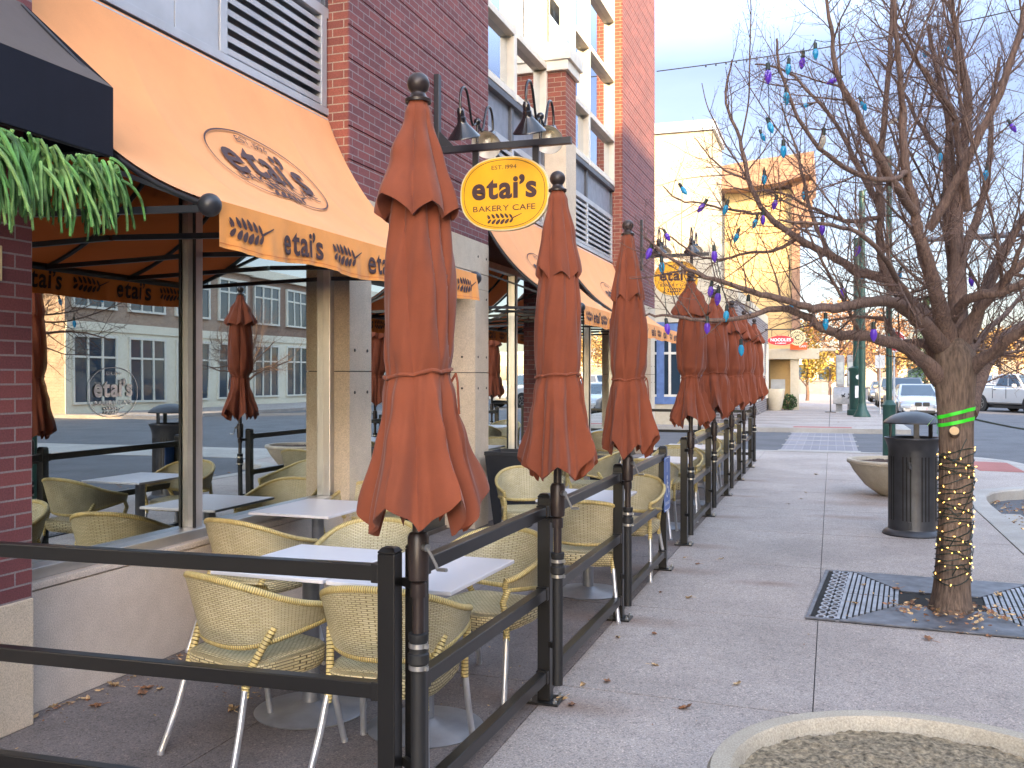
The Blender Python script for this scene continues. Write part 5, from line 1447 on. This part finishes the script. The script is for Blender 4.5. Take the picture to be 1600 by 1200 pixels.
# portal
pt_ = thing('cream_portal', 'cream sunlit portal with canopy at the foot of the ochre tower', 'portal', (-2.2, 49.5, 0))
m = MB(); m.box(-1.95, -1.55, 49.3, 49.7, 0, 2.5); m.build('column', M['creamwall'], pt_)
m = MB(); m.box(-3.4, -3.05, 49.3, 49.7, 0, 2.5); m.build('column', M['creamwall'], pt_)
m = MB(); m.box(-3.6, -.6, 49.1, 50.2, 2.505, 2.9); m.box(-3.4, .2, 49.4, 51, 2.905, 3.02); m.build('beam', M['creamwall'], pt_)
m = MB(); m.box(-3.0, -2.0, 50.5, 50.6, 0, 2.4); m.build('back_panel', M['gold'], pt_)
m = MB(); m.box(-2.95, -2.25, 50.4, 50.46, .9, 1.5); m.build('poster', M['galv'], pt_)
# hanging shop signs
def oval(cx, y, cz, a, b, m_, name, par, t=.05, k=40):
    q = MB(); q.prism([(a*math.cos(2*PI*i/k), b*math.sin(2*PI*i/k)) for i in range(k)], lambda u, v, w: (cx+u, y+w, cz+v), -t, t); return q.build(name, m_, par, smooth=30)
ns = thing('noodle_sign', 'red oval shop sign with white lettering hung on a bracket past the grey brick wall', 'sign', (-2.95, 46.7, 3.9))
pn = oval(-2.28, 46.7, 3.33, .60, .25, M['cream'], 'panel', ns); oval(-2.28, 46.7, 3.33, .59, .235, M['redsign'], 'red_face', pn, .056)
m = MB(); put2d(m, shift(fit(text2d('NOODLES', 1, .03), .92), 0, .03), lambda a, b: Vector((-2.28+a, 46.64, 3.33+b))); put2d(m, shift(fit(text2d('& COMPANY', 1, .03), .5), 0, -.13), lambda a, b: Vector((-2.28+a, 46.64, 3.33+b))); m.build('lettering', M['signwhite'], pn)
m = MB(); m.box(-3.0, -1.7, 46.67, 46.73, 3.82, 3.88)
for x in (-2.7, -1.85): m.box(x, x+.03, 46.69, 46.71, 3.5, 3.82)
m.build('bracket', M['trim'], ns)
cs_ = thing('round_sign', 'round cream shop sign with a dark letter C and a dotted rim', 'sign', (-1.6, 47.9, 3.5))
pn = oval(-1.58, 47.9, 3.5, .38, .38, M['cream'], 'panel', cs_)
m = MB(); f_ = lambda a, b: Vector((-1.58+a, 47.845, 3.5+b)); put2d(m, fit(text2d('C', 1, .04), .2), f_); put2d(m, ring2d(.17, .17, .015, 40), f_)
put2d(m, polys2tri([[((.31 if j in (0, 3) else .23)*math.cos(2*PI*(i+j//2*.5)/22), (.31 if j in (0, 3) else .23)*math.sin(2*PI*(i+j//2*.5)/22)) for j in range(4)] for i in range(22)]), f_); m.build('lettering', M['trim'], pn)
m = MB(); m.box(-2.1, -1.57, 47.98, 48.02, 3.48, 3.52); m.build('bracket', M['trim'], cs_)
os_ = thing('orange_sign', 'small orange red shop sign below the round cream sign', 'sign', (-1.6, 49.0, 2.9))
m = MB(); m.box(-1.95, -1.15, 49.0, 49.06, 2.95, 3.3); m.box(-1.95, -1.55, 48.99, 49.05, 3.301, 3.42); pn = m.build('panel', M['orangesign'], os_)
m = MB(); put2d(m, fit(text2d('CAFE', 1, .02), .34), lambda a, b: Vector((-1.36+a, 48.985, 3.12+b))); m.build('lettering', M['signwhite'], pn)
# big pot and shrub
pp = thing('tall_pot', 'tall pale tapered pot at the grey brick corner beyond the crossing', 'planter', (-2.62, 48.2, 0))
m = MB(); m.lathe([(.27,0),(.30,.05),(.44,.75),(.46,1.0),(.45,1.04),(.39,1.04),(.37,.9)], (-2.62,48.2,0), 32); m.build('pot', M['creamwall'], pp, smooth=40)
m = MB(); m.lathe([(.38,.92),(.001,.95)], (-2.62,48.2,0), 20); m.build('soil', M['soil'], pp)
def leafblob(mb, c, R, n, s, rnd, sq=1.0, hollow=.35):
    for i in range(n):
        d = Vector((rnd.gauss(0,1), rnd.gauss(0,1), rnd.gauss(0,1))).normalized(); r = R * (hollow + (1-hollow)*rnd.random()**.5)
        p = Vector(c) + Vector((d.x*r, d.y*r, d.z*r*sq)); o_ = Vector((rnd.gauss(0,1), rnd.gauss(0,1), rnd.gauss(0,1))).normalized(); e = o_.orthogonal().normalized()*s*rnd.uniform(.5,1.2); f = o_.cross(e).normalized()*s*.6
        mb.add([p - e, p + f, p + e, p - f], [(0,1,2,3)])
sh = thing('shrub', 'small dark green shrub by the foot of the cream portal', 'shrub', (-2.0, 48.9, 0))
m = MB(); r_ = random.Random(4); leafblob(m, (-2.0,48.9,.38), .42, 420, .07, r_); m.build('foliage', M['shrub'], sh)
m = MB()
for i in range(6): m.tube([(-2.0,48.9,0),(-2.0+r_.uniform(-.25,.25),48.9+r_.uniform(-.2,.2),.55)], .012, 5)
m.build('stems', M['limb'], sh)

# kiosk
ki_ = thing('news_kiosk', 'light grey news box on legs with two upright map panels beyond the crossing', 'kiosk', (.35, 46.5, 0))
KX, KY = .05, 46.6
m = MB(); prof = [(-.42,.38)] + [(-.42 + .42*(1-math.cos(rad(9*i)))*1.0, .55 + .62*math.sin(rad(9*i))) for i in range(11)] + [(.42,1.17),(.42,.38)]
m.prism([(p[0], p[1]) for p in prof], lambda u, v, w: (KX + w, KY + u, v), 0, 1.05); m.build('box', M['kiosk'], ki_, bevel=.02)
for dx in (.12, .62):
    m = MB(); m.box(KX+dx, KX+dx+.28, KY-.2, KY+.2, .03, .38); m.build('leg', M['kiosk'], ki_)
m = MB(); m.box(KX-.02, KX+1.1, KY-.3, KY+.3, 0, .03); m.build('base', M['galv'], ki_)
for dx in (.12, .60):
    m = MB(); m.box(KX+dx, KX+dx+.38, KY+.1, KY+.2, 1.18, 2.62); q = m.build('map_panel', M['kiosk'], ki_, bevel=.02)
    m = MB(); m.box(KX+dx+.05, KX+dx+.33, KY+.09, KY+.1, 1.3, 2.3); m.build('map_face', M['kioskpanel'], q)
m = MB(); fK = lambda a, b: Vector((KX+.62+a, KY-.415+.0, .83+b))
put2d(m, polys2tri([stroke((-.12,.02),(-.02,-.04),.03), stroke((-.02,.06),(-.10,-.05),.025), stroke((.06,.05),(.12,.0),.035), stroke((.12,.0),(.05,-.09),.03), stroke((.10,.02),(.2,-.04),.03), stroke((.14,.16),(.11,.04),.02)]), lambda a, b: Vector((KX+.55+a*1.6, KY-.43, .78+b*1.6)))
m.build('bird_emblem', M['trim'], ki_)
m = MB(); m.box(KX-.14, KX-.09, KY-.25, KY-.2, 0, 1.15); m.box(KX-.35, KX+.12, KY-.4, KY-.02, 0, .03); m.build('bollard_post', M['trim'], ki_)

# green posts
def lamp_post(x, y, h, r, base_h, base_r, label, flare, head):
    root = thing('lamp_post', label, 'lamp post', (x, y, 0), 'dark green street posts')
    m = MB(); m.tube([(x,y,base_h),(x,y,h)], [r, r*.85], 16); m.build('pole', M['green'], root, smooth=50)
    m = MB(); m.lathe(flare, (x,y,0), 20); m.build('base', M['green'], root, smooth=40)
    if head:
        m = MB(); m.tube([(x,y,h-.1),(x+.4,y,h+.3),(x+1.3,y,h+.4)], .04, 8); m.obox((x+1.5,y,h+.38), (.6,.25,.12)); m.build('lamp_head', M['green'], root, bevel=.02)
    return root
lamp_post(1.12, 21.3, 6.2, .063, 1.12, .12, 'plain dark green post nearest the trash can, with a thicker octagonal foot', [(.125,0),(.125,1.03),(.14,1.06),(.075,1.16)], False)
lamp_post(1.16, 41.6, 9.2, .14, .5, .3, 'tall dark green lamp post with flared round foot left of the parked cars', [(.34,0),(.34,.04),(.2,.3),(.15,.55)], True)
root = lamp_post(1.0, 43.2, 7.5, .16, 2.05, .32, 'dark green post on a stickered pedestal behind the flared lamp post', [(.40,0),(.40,.22),(.30,.25),(.30,1.85),(.34,1.9),(.34,2.0),(.2,2.08)], False)
m = MB(); m.lathe([(.001,0),(.10,0),(.10,.01)], (1.05,42.89,1.62), 16, Matrix.Rotation(PI/2, 3, 'X')); m.build('sticker', M['signwhite'], root); m = MB(); m.box(.92,1.1,42.87,42.89,.75,1.25); m.build('sticker', M['signwhite'], root)
ss = thing('stop_sign', 'red octagonal stop sign partly behind the nearest green post', 'sign', (2.0, 35.5, 0))
m = MB(); m.tube([(2.03,35.56,0),(2.03,35.56,3.3)], .035, 8); m.build('post', M['galv'], ss)
m = MB(); m.prism([(.39*math.cos(rad(22.5+45*i)), .39*math.sin(rad(22.5+45*i))) for i in range(8)], lambda u, v, w: (2.03+u, 35.5+w, 2.86+v), -.012, .012); pn = m.build('plate', M['signwhite'], ss)
m = MB(); m.prism([(.355*math.cos(rad(22.5+45*i)), .355*math.sin(rad(22.5+45*i))) for i in range(8)], lambda u, v, w: (2.03+u, 35.484+w, 2.86+v), -.003, .003); m.build('red_face', M['redsign'], pn)
m = MB(); put2d(m, fit(text2d('STOP', 1, .02), .56), lambda a, b: Vector((2.03+a, 35.478, 2.86+b*1.2))); m.build('lettering', M['signwhite'], pn)
pk = thing('parking_sign', 'small grey sign on a thin post behind the map panels', 'sign', (1.95, 44, 0))
m = MB(); m.tube([(1.95,44,0),(1.95,44,2.6)], .03, 8); m.build('post', M['galv'], pk)
m = MB(); m.box(1.75,2.15,43.93,43.96,2.0,2.55); m.build('plate', M['galv'], pk, bevel=.01)

# ================================================================== VEHICLES  (local: front faces -Y, z=0 on the road)
def vehicle(name, label, loc, rz, paint, L, W, kind, grp=None, plate=None):
    root = thing(name, label, 'car' if kind != 'pickup' else 'pickup', (0,0,0), grp)
    hw = W/2
    if kind == 'sedan':
        H = 1.46; sec = [(0,.30,.58,.80),(.12,.24,.70,.93),(.5,.22,.80,.98),(1.25,.22,.93,1.0),(1.5,.22,.97,1.0),(L-1.1,.22,1.02,1.0),(L-.3,.26,1.0,.96),(L,.36,.86,.86)]
        gh = [(1.25,.94),(2.15,1.40),(2.7,H),(3.4,H-.03),(4.2,1.02)]
    elif kind == 'suv':
        H = 1.74; sec = [(0,.36,.75,.82),(.12,.30,.92,.95),(.5,.27,1.02,.99),(1.2,.27,1.12,1.0),(L-.4,.27,1.12,1.0),(L,.4,1.05,.9)]
        gh = [(1.15,1.12),(1.95,1.66),(2.4,H),(4.0,H-.02),(L-.15,1.12)]
    else:
        H = 1.93; sec = [(0,.50,.95,.88),(.1,.42,1.12,.97),(.5,.40,1.20,1.0),(1.55,.40,1.27,1.0),(3.6,.40,1.27,1.0),(3.65,.40,1.33,1.0),(L-.05,.42,1.33,.99),(L,.5,1.3,.96)]
        gh = [(1.5,1.26),(2.15,1.82),(2.5,H),(3.35,H),(3.62,1.27)]
    m = MB(); K = 12; vs = []
    for (y, zb, zt, wf) in sec:
        w_ = hw * wf; mid = zb + (zt - zb)*.55
        ring = [(-w_*.9, zb), (-w_*.99, zb + .08), (-w_, mid), (-w_*.97, zt - .10), (-w_*.88, zt - .02), (-w_*.5, zt + .02), (w_*.5, zt + .02), (w_*.88, zt - .02), (w_*.97, zt - .10), (w_, mid), (w_*.99, zb + .08), (w_*.9, zb)]
        vs += [(x, y, z) for x, z in ring]
    n = len(sec); fs = [(i*K+j, i*K+(j+1) % K, (i+1)*K+(j+1) % K, (i+1)*K+j) for i in range(n-1) for j in range(K)] + [tuple(range(K))[::-1], tuple((n-1)*K+j for j in range(K))]
    m.add(vs, [f[::-1] for f in fs]); bd = m.build('body', paint, root, smooth=38, bevel=.02)
    m = MB(); vs = []
    for (y, z) in gh:
        w_ = hw*(.92 if z < H*.8 else .74); vs += [(-w_, y, z), (w_, y, z)]
    roof = gh[1:4]
    # cabin as a tapered box: base and roof outlines
    b0, b1 = gh[0], gh[-1]; wb, wt = hw*.90, hw*.70
    def cab(y0, z0, y1, z1, ya, yb, zr):
        return [(-wb,y0,z0),(wb,y0,z0),(wb,y1,z1),(-wb,y1,z1),(-wt,ya,zr),(wt,ya,zr),(wt,yb,zr-.02),(-wt,yb,zr-.02)]
    ya, yb = gh[1][0] + .12, gh[3][0]
    m.add(cab(b0[0], b0[1]-.03, b1[0], b1[1]-.03, ya, yb, H), [(4,5,6,7),(0,1,5,4),(1,2,6,5),(2,3,7,6),(3,0,4,7)]); m.build('cabin', paint, root, smooth=20, bevel=.03)
    def lerp3(a, b, t): return Vector(a).lerp(Vector(b), t)
    c = cab(b0[0], b0[1]-.03, b1[0], b1[1]-.03, ya, yb, H)
    def pane(name, i0, i1, i2, i3, mg, nrm, splits=1):
        g = MB(); A, B, C_, D_ = [Vector(c[i]) for i in (i0, i1, i2, i3)]
        for s in range(splits):
            u0, u1 = mg + (1-2*mg)*s/splits + (.02 if s else 0), mg + (1-2*mg)*(s+1)/splits - (.02 if s < splits-1 else 0)
            q = [A.lerp(B,u0).lerp(D_.lerp(C_,u0), .10), A.lerp(B,u1).lerp(D_.lerp(C_,u1), .10), A.lerp(B,u1).lerp(D_.lerp(C_,u1), .90), A.lerp(B,u0).lerp(D_.lerp(C_,u0), .90)]
            n_ = Vector(nrm)*.012; g.add([p + n_ for p in q] + [p - n_ for p in q], [(0,1,2,3),(4,7,6,5),(0,4,5,1),(1,5,6,2),(2,6,7,3),(3,7,4,0)])
        return g.build(name, M['carglass'], root)
    pane('windshield', 0, 1, 5, 4, .06, (0,-1,.7)); pane('rear_window', 2, 3, 7, 6, .08, (0,1,.5))
    pane('side_window', 1, 2, 6, 5, .07, (1,0,.3), 2); pane('side_window', 3, 0, 4, 7, .07, (-1,0,.3), 2)
    zl = sec[1][2] - .18
    for s in (-1, 1):
        g = MB(); g.obox((s*hw*.70, .035, zl), (hw*.42, .16, .15), Matrix.Rotation(s*rad(16), 3, 'Z')); g.build('headlight', M['lens'], root, bevel=.03)
        g = MB(); g.obox((s*hw*.95 + s*.12, gh[0][0]+.45, gh[0][1]+.08), (.24,.10,.16)); g.build('mirror', paint, root, bevel=.03)
        g = MB(); g.obox((s*hw*.82, L-.03, sec[-2][2]-.2), (.22,.1,.2)); g.build('tail_light', M['redsign'], root, bevel=.02)
    g = MB()
    if kind == 'sedan':
        for s in (-1, 1):
            gr_ = MB(); gr_.obox((s*.155, -.01, .62), (.27,.06,.17)); gr_.build('grille', M['trim'], root, bevel=.04)
        g.obox((0,.01,.30), (1.0,.06,.12)); g.obox((-.68,.06,.33), (.24,.08,.10), Matrix.Rotation(rad(-12),3,'Z')); g.obox((.68,.06,.33), (.24,.08,.10), Matrix.Rotation(rad(12),3,'Z')); g.build('lower_intake', M['trim'], root, bevel=.02)
    else:
        g.obox((0,.0,zl-.02), (hw*.95,.06,.22)); g.build('grille', M['trim'], root, bevel=.02)
        g = MB(); g.obox((0,-.02,sec[0][1]+.12), (W*.86,.12,.16)); g.build('bumper', M['trim'] if kind == 'suv' else M['galv'], root, bevel=.03)
    g = MB(); g.obox((0,-.035,.44 if kind == 'sedan' else .6), (.40,.02,.13)); pl_ = g.build('number_plate', M['signwhite'], root)
    if plate:
        g = MB(); put2d(g, fit(text2d(plate, 1, .01), .24), lambda a, b: Vector((a-.03, -.046, .44+b))); g.build('plate_digits', M['trim'], pl_)
        g = MB(); g.box(.15,.19,-.047,-.0455,.385,.495); g.build('plate_flag', M['redsign'], pl_)
    wr = .33 if kind == 'sedan' else .38 if kind == 'suv' else .41
    for y in (.95 if kind != 'pickup' else 1.0, L - 1.02 if kind != 'pickup' else L - 1.25):
        for s in (-1, 1):
            R = Matrix.Rotation(PI/2*s, 3, 'Y')
            g = MB(); g.lathe([(wr*.62,-.11),(wr*.95,-.115),(wr,-.09),(wr,.09),(wr*.95,.115),(wr*.62,.11)], (s*(hw-.10),y,wr), 28, R); wh = g.build('wheel', M['tyre'], root, smooth=40)
            g = MB(); g.lathe([(.001,.09),(wr*.2,.095),(wr*.6,.075),(wr*.64,.115),(wr*.60,.118),(wr*.64,.0)], (s*(hw-.10),y,wr), 20, R)
            for k in range(5):
                a = 2*PI*k/5; g.obox(Vector((s*(hw-.10),y,wr)) + R @ Vector((math.cos(a)*wr*.36, math.sin(a)*wr*.36, .105)), (wr*.16, wr*.5, .02), R @ Matrix.Rotation(a + PI/2, 3, 'Z'))
            g.build('rim', M['steel'], wh, smooth=40)
            g = MB(); g.lathe([(wr*1.02,-.0),(wr*1.14,.0),(wr*1.14,.03),(wr*1.02,.03)], (s*(hw-.015),y,wr), 24, R); g.build('wheel_arch', M['trim'], root)
    g = MB(); g.box(-hw*.85, hw*.85, .5, L-.5, .2, .35); g.build('underbody', M['trim'], root)
    if kind == 'pickup':
        g = MB(); g.box(-hw*.86, hw*.86, 3.75, L-.12, 1.30, 1.345); g.build('cargo_bed', M['trim'], root)
        g = MB()
        for s in (-1, 1): g.obox((s*(hw+.004), 2.6, 1.0), (.012,.02,.62)); g.obox((s*(hw+.004), 3.58, 1.0), (.012,.02,.62)); g.obox((s*(hw+.02), 3.4, 1.13), (.03,.16,.03))
        g.build('door_lines', M['trim'], root)
    root.location = loc; root.rotation_euler = (0,0,rz)
    return root
vehicle('parked_car', 'silver white sedan parked facing the camera beyond the trash can', (3.62, 43.9, -.15), rad(2), M['carwhite'], 4.9, 1.86, 'sedan', 'cars parked along the far kerb', '27 2F 2')
vehicle('parked_car', 'dark grey sport utility car parked behind the silver white sedan', (3.62, 50.6, -.15), rad(1), M['cargrey'], 4.7, 1.92, 'suv', 'cars parked along the far kerb')
vehicle('parked_car', 'beige sport utility car parked farther back along the kerb', (3.5, 60, -.15), 0, M['carbeige'], 4.7, 1.88, 'suv', 'cars parked along the far kerb')
vehicle('parked_car', 'small dark sedan, the farthest car parked along the kerb', (3.4, 71, -.15), 0, M['cargrey'], 4.6, 1.8, 'sedan', 'cars parked along the far kerb')
pu = vehicle('pickup_truck', 'white pickup truck crossing the road behind the tree trunk, side on', (14.9, 82.3, -.15), rad(97), M['carwhite2'], 5.9, 2.03, 'pickup')
m = MB(); put2d(m, fit(text2d('mgs', 1, .0), .75), lambda a, b: Vector((-1.045, 3.05 + a, .98 + b)))
vehicle('pickup_truck', 'white pickup truck parked across the street, seen mirrored in the shop window', (10.4, 51.5, -.15), rad(30), M['carwhite2'], 5.7, 2.0, 'pickup')

# ================================================================== FAR TREES
def far_tree(name, label, x, y, h, R, trunk_h, mats, n, s, seed, bare=True, sq=.8):
    root = thing(name, label, 'tree', (x, y, 0), 'autumn trees beyond the crossing'); r_ = random.Random(seed)
    t = MB(); t.tube([(x,y,-.2),(x+.05,y,trunk_h*.6),(x,y,trunk_h),(x+.1,y,h*.75)], [.05*R+.06,.045*R+.05,.04*R+.04,.02], 8)
    for i in range(26 if bare else 9):
        a = r_.uniform(0, 6.3); z0 = r_.uniform(trunk_h*.8, h*.7); L = R*r_.uniform(.6, 1.0)
        p = Vector((x, y, z0)); q = Vector((x+L*math.cos(a), y+L*math.sin(a), z0 + L*r_.uniform(.3, .9))); md = p.lerp(q, .5) + Vector((0,0,-.08*L))
        t.tube([p, md, q], [.05,.03,.012], 5)
        if bare:
            for k in range(7):
                c = p.lerp(q, r_.uniform(.3, 1)); t.tube([c, c + Vector((r_.gauss(0,.3), r_.gauss(0,.3), r_.uniform(.1,.5)))*R*.4], [.015,.006], 3)
    t.build('trunk', M['limb'], root, smooth=60)
    cr_ = MB(); cz = trunk_h + (h - trunk_h)*.52
    for k in range(16):
        d = Vector((r_.gauss(0,1), r_.gauss(0,1), r_.gauss(0,1))).normalized()
        c = Vector((x, y, cz)) + Vector((d.x*R*.62, d.y*R*.62, d.z*(h-trunk_h)*.33)); leafblob(cr_, c, R*r_.uniform(.28,.48), n//16, s, r_, sq, .1)
    cr_.build('crown', mats, root)
    return root
far_tree('autumn_tree', 'half bare rust leaved tree behind the map panels', .5, 66, 6.8, 2.9, 1.9, M['rleaf'], 1500, .12, 1)
far_tree('autumn_tree', 'half bare rust leaved tree between the green post and the conifer', 3.4, 78, 7.0, 3.0, 2.0, M['rleaf'], 1500, .13, 2)
far_tree('yellow_tree', 'bright yellow leaved tree seen past the cream portal', -1.6, 68, 5.6, 1.3, 1.0, M['yleaf'], 1500, .13, 3, False, 1.6)
far_tree('yellow_tree', 'second yellow tree low behind the first, past the portal', -.2, 90, 4.2, 1.8, .9, M['yleaf'], 1200, .16, 4, False)
for i, (px, D, h, lb) in enumerate([(1400, 105, 5.0, 'golden tree left of the dark conifer'), (1345, 100, 5.2, 'golden tree low behind the green lamp posts'), (1475, 120, 6.2, 'golden tree just right of the conifer'), (1510, 118, 6.8, 'golden tree behind the main tree trunk'), (1535, 112, 7.2, 'golden tree above the white pickup cab'), (1562, 116, 7.8, 'golden tree above the white pickup door'), (1590, 110, 7.5, 'golden tree at the right edge above the pickup bonnet'), (1630, 112, 8.0, 'golden tree just past the right edge of the view')]):
    p = P(px, 588, D); far_tree('golden_tree', lb, p.x, p.y, h, 3.1, 2.2, M['gleaf'], 1300, .2, 20+i, True)
cf = thing('conifer', 'dark green conical conifer behind the parked cars', 'tree', (7.2, 84, 0)); r_ = random.Random(8)
m = MB(); m.tube([(7.2,84,-.2),(7.2,84,7.6)], [.22,.03], 8); m.build('trunk', M['limb'], cf)
m = MB()
for i in range(5200):
    z = .4 + 7.6*(r_.random()**1.25); R = 2.35*(1 - z/8.1)*(.85+.25*math.sin(z*5)) + .08; a = r_.uniform(0, 6.3); r = R*r_.uniform(.55,1.05)
    p = Vector((7.2 + r*math.cos(a), 84 + r*math.sin(a), z)); o_ = Vector((math.cos(a), math.sin(a), -.35)); e = o_*.22*r_.uniform(.6,1.3); f = Vector((-math.sin(a), math.cos(a), r_.uniform(-.3,.3)))*.08
    m.add([p - f, p + f, p + e], [(0,1,2)])
m.build('crown', M['conifer'], cf)
# low far buildings closing the view
fw = thing('far_building', 'long low pale building far down the street behind the golden trees', 'building', (40, 150, 0))
m = MB(); m.box(-10, 120, 150, 165, 0, 5.2); m.build('wall', M['creamwall'], fw)
m = MB(); m.box(-10.3, 120.3, 149.7, 165.3, 5.2, 5.7); m.build('roof', M['galv'], fw)
for i in range(30):
    m = MB(); m.box(-6+4.1*i, -3.5+4.1*i, 149.9, 149.99, 1, 3.4); m.build('window', M['carglass'], fw)
fw = thing('garden_wall', 'low pale sunlit wall past the map panels', 'wall', (0, 95, 0))
m = MB(); m.box(-8, 2, 95, 95.4, 0, 1.2); m.box(-8.1, 2.1, 94.9, 95.5, 1.2, 1.35); m.build('panel', M['creamwall'], fw)
M['creamlit'] = concrete('lit_storefront_stucco', (.74, .68, .54), .06, 40, .08)  # paler copy of the cream stucco, sunlit brightness put into the colour
M['brick_lit'] = brickmat('lit_tan_brick', (.42, .30, .21), (.34, .23, .16), (.45, .40, .34))  # lightened brick, the facade's sunlit look is in the colour
# opposite side of the street
def block(name, label, x0, x1, y0, y1, h, wall, storeys, shop=True, group=None):
    b = thing(name, label, 'building', ((x0+x1)/2, (y0+y1)/2, 0), group)
    mb = MB(); mb.box(x0, x1, y0, y1, 0, h); mb.build('wall', wall, b)
    if shop:
        mb = MB(); mb.box(x0 - .05, x0 - .003, y0, y1, 0, 4.1); mb.build('storefront', M['creamlit'], b)
    mb = MB(); mb.box(x0 - .25, x1 + .1, y0 - .2, y1 + .2, h, h + .5); mb.box(x0 - .12, x0, y0, y1, 3.7, 4.1); mb.build('cornice', M['creamlit'], b)
    fr = MB(); gl = MB()
    nb = max(1, int((y1 - y0) / 3.4)); st = (y1 - y0) / nb
    for k in range(nb):
        a = y0 + k*st + .45; c = y0 + (k+1)*st - .45
        rows = [(.5, 3.4)] + [(4.8 + 3.4*s, 6.9 + 3.4*s) for s in range(storeys - 1)]
        for (z0, z1) in rows:
            gl.box(x0 - .07, x0 - .055 if z0 < 4 else x0 - .004, a, c, z0, z1)
            m = 3
            for i in range(m + 1):
                y = a + (c - a) * i / m; fr.box(x0 - .13, x0, y - .05, y + .05, z0, z1)
            fr.box(x0 - .15, x0, a - .05, c + .05, z0 - .1, z0); fr.box(x0 - .15, x0, a - .05, c + .05, z1, z1 + .12)
            fr.box(x0 - .12, x0, a, c, z0 + (z1-z0)*.68, z0 + (z1-z0)*.68 + .09)
    f = fr.build('window', M['white'], b); gl.build('glass', M['carglass'], f)
    return b
block('shop_block', 'tall brick block across the street that shades the pavement', 21.0, 30, -60, 20.5, 18.2, M['brick_far'], 5)
block('corner_shop', 'cream storefront building across the crossing, mirrored in the cafe windows', 24, 34, 33.5, 47.5, 7.4, M['brick_lit'], 2)
block('corner_shop', 'brown brick storefront building beyond the cream one, mirrored in the cafe windows', 24.4, 34, 48, 72, 7.4, M['brick_far'], 2)
# ================================================================== LIGHT, SKY, CAMERA
SUN_EL = 17.0; SUNDIR = Vector((.60, -.80, math.tan(rad(SUN_EL)))).normalized()
w = bpy.data.worlds.new('World'); scene.world = w; w.use_nodes = True
nt = w.node_tree; bg = nt.nodes['Background']
sky = nt.nodes.new('ShaderNodeTexSky'); sky.sky_type = 'NISHITA'; sky.sun_disc = False
sky.sun_elevation = rad(SUN_EL); sky.sun_rotation = math.atan2(SUNDIR.x, SUNDIR.y)
sky.air_density = 1.0; sky.dust_density = 2.0; sky.ozone_density = 1.0; sky.altitude = 1500
# made-up gradient: unseen dome overhead brightened as added fill, low band dimmed
tc = nt.nodes.new('ShaderNodeTexCoord'); sx = nt.nodes.new('ShaderNodeSeparateXYZ'); nt.links.new(tc.outputs['Generated'], sx.inputs[0])
GLOW = (1.0, .84, .70)
SKY_STOPS = [(0.0, (.125, .110, .106)), (.30, (.165, .134, .137)), (.58, (1.26, 1.0, .79)), (.85, (1.26, 1.0, .79))]
grad = ramp(nt, sx.outputs[2], SKY_STOPS)
mp = N(nt, 'ShaderNodeMapping'); mp.inputs['Scale'].default_value = (1.2, 1.2, 3.5); nt.links.new(tc.outputs['Generated'], mp.inputs[0])
cl = noise(nt, 1.6, 7, mp.outputs[0], .6)
wisp = ramp(nt, cl, [(.40, (.95, .97, 1.0)), (.72, (1.22, 1.19, 1.15))])
skc = mixc(nt, 1.0, mixc(nt, 1.0, sky.outputs[0], grad, 'MULTIPLY'), wisp, 'MULTIPLY')
# the sky stays brighter around the low sun, behind the camera to the right
dp = N(nt, 'ShaderNodeVectorMath', operation='DOT_PRODUCT'); nt.links.new(tc.outputs['Generated'], dp.inputs[0]); dp.inputs[1].default_value = (.6, -.8, 0)
mg = N(nt, 'ShaderNodeMapRange'); mg.interpolation_type = 'SMOOTHSTEP'; nt.links.new(dp.outputs['Value'], mg.inputs[0]); mg.inputs[1].default_value = -.05; mg.inputs[2].default_value = .6
glow = mixc(nt, 1.0, sky.outputs[0], GLOW, 'MULTIPLY')
skc = mixc(nt, mg.outputs[0], skc, glow)
skc = mixc(nt, 1.0, skc, (2.0, 2.0, 2.0), 'MULTIPLY')
nt.links.new(skc, bg.inputs[0]); bg.inputs[1].default_value = .15
sl = bpy.data.lights.new('sun', 'SUN'); sl.energy = 2.3; sl.angle = rad(.5); sl.color = (1, .68, .33)
so = bpy.data.objects.new('sun', sl); col.objects.link(so); so.location = (10, -14, 20)
so.rotation_euler = (-SUNDIR).to_track_quat('-Z', 'Y').to_euler()
cd = bpy.data.cameras.new('camera'); cd.lens = FPX * 36 / 1600; cd.sensor_width = 36; cd.clip_end = 5000; cd.clip_start = .05
cd.shift_y = -12 / 1600
co = bpy.data.objects.new('camera', cd); col.objects.link(co); co.location = (0, 0, CAMH)
co.rotation_euler = (PI/2, 0, math.atan2(500, 1500)); scene.camera = co
scene.view_settings.view_transform = 'Standard'; scene.view_settings.look = 'None'
scene.view_settings.exposure = 2.75; scene.view_settings.gamma = 1.0
scene.cycles.use_denoising = True; scene.cycles.max_bounces = 8; scene.cycles.transparent_max_bounces = 12
scene.cycles.sample_clamp_indirect = 8; scene.cycles.caustics_reflective = False; scene.cycles.caustics_refractive = False
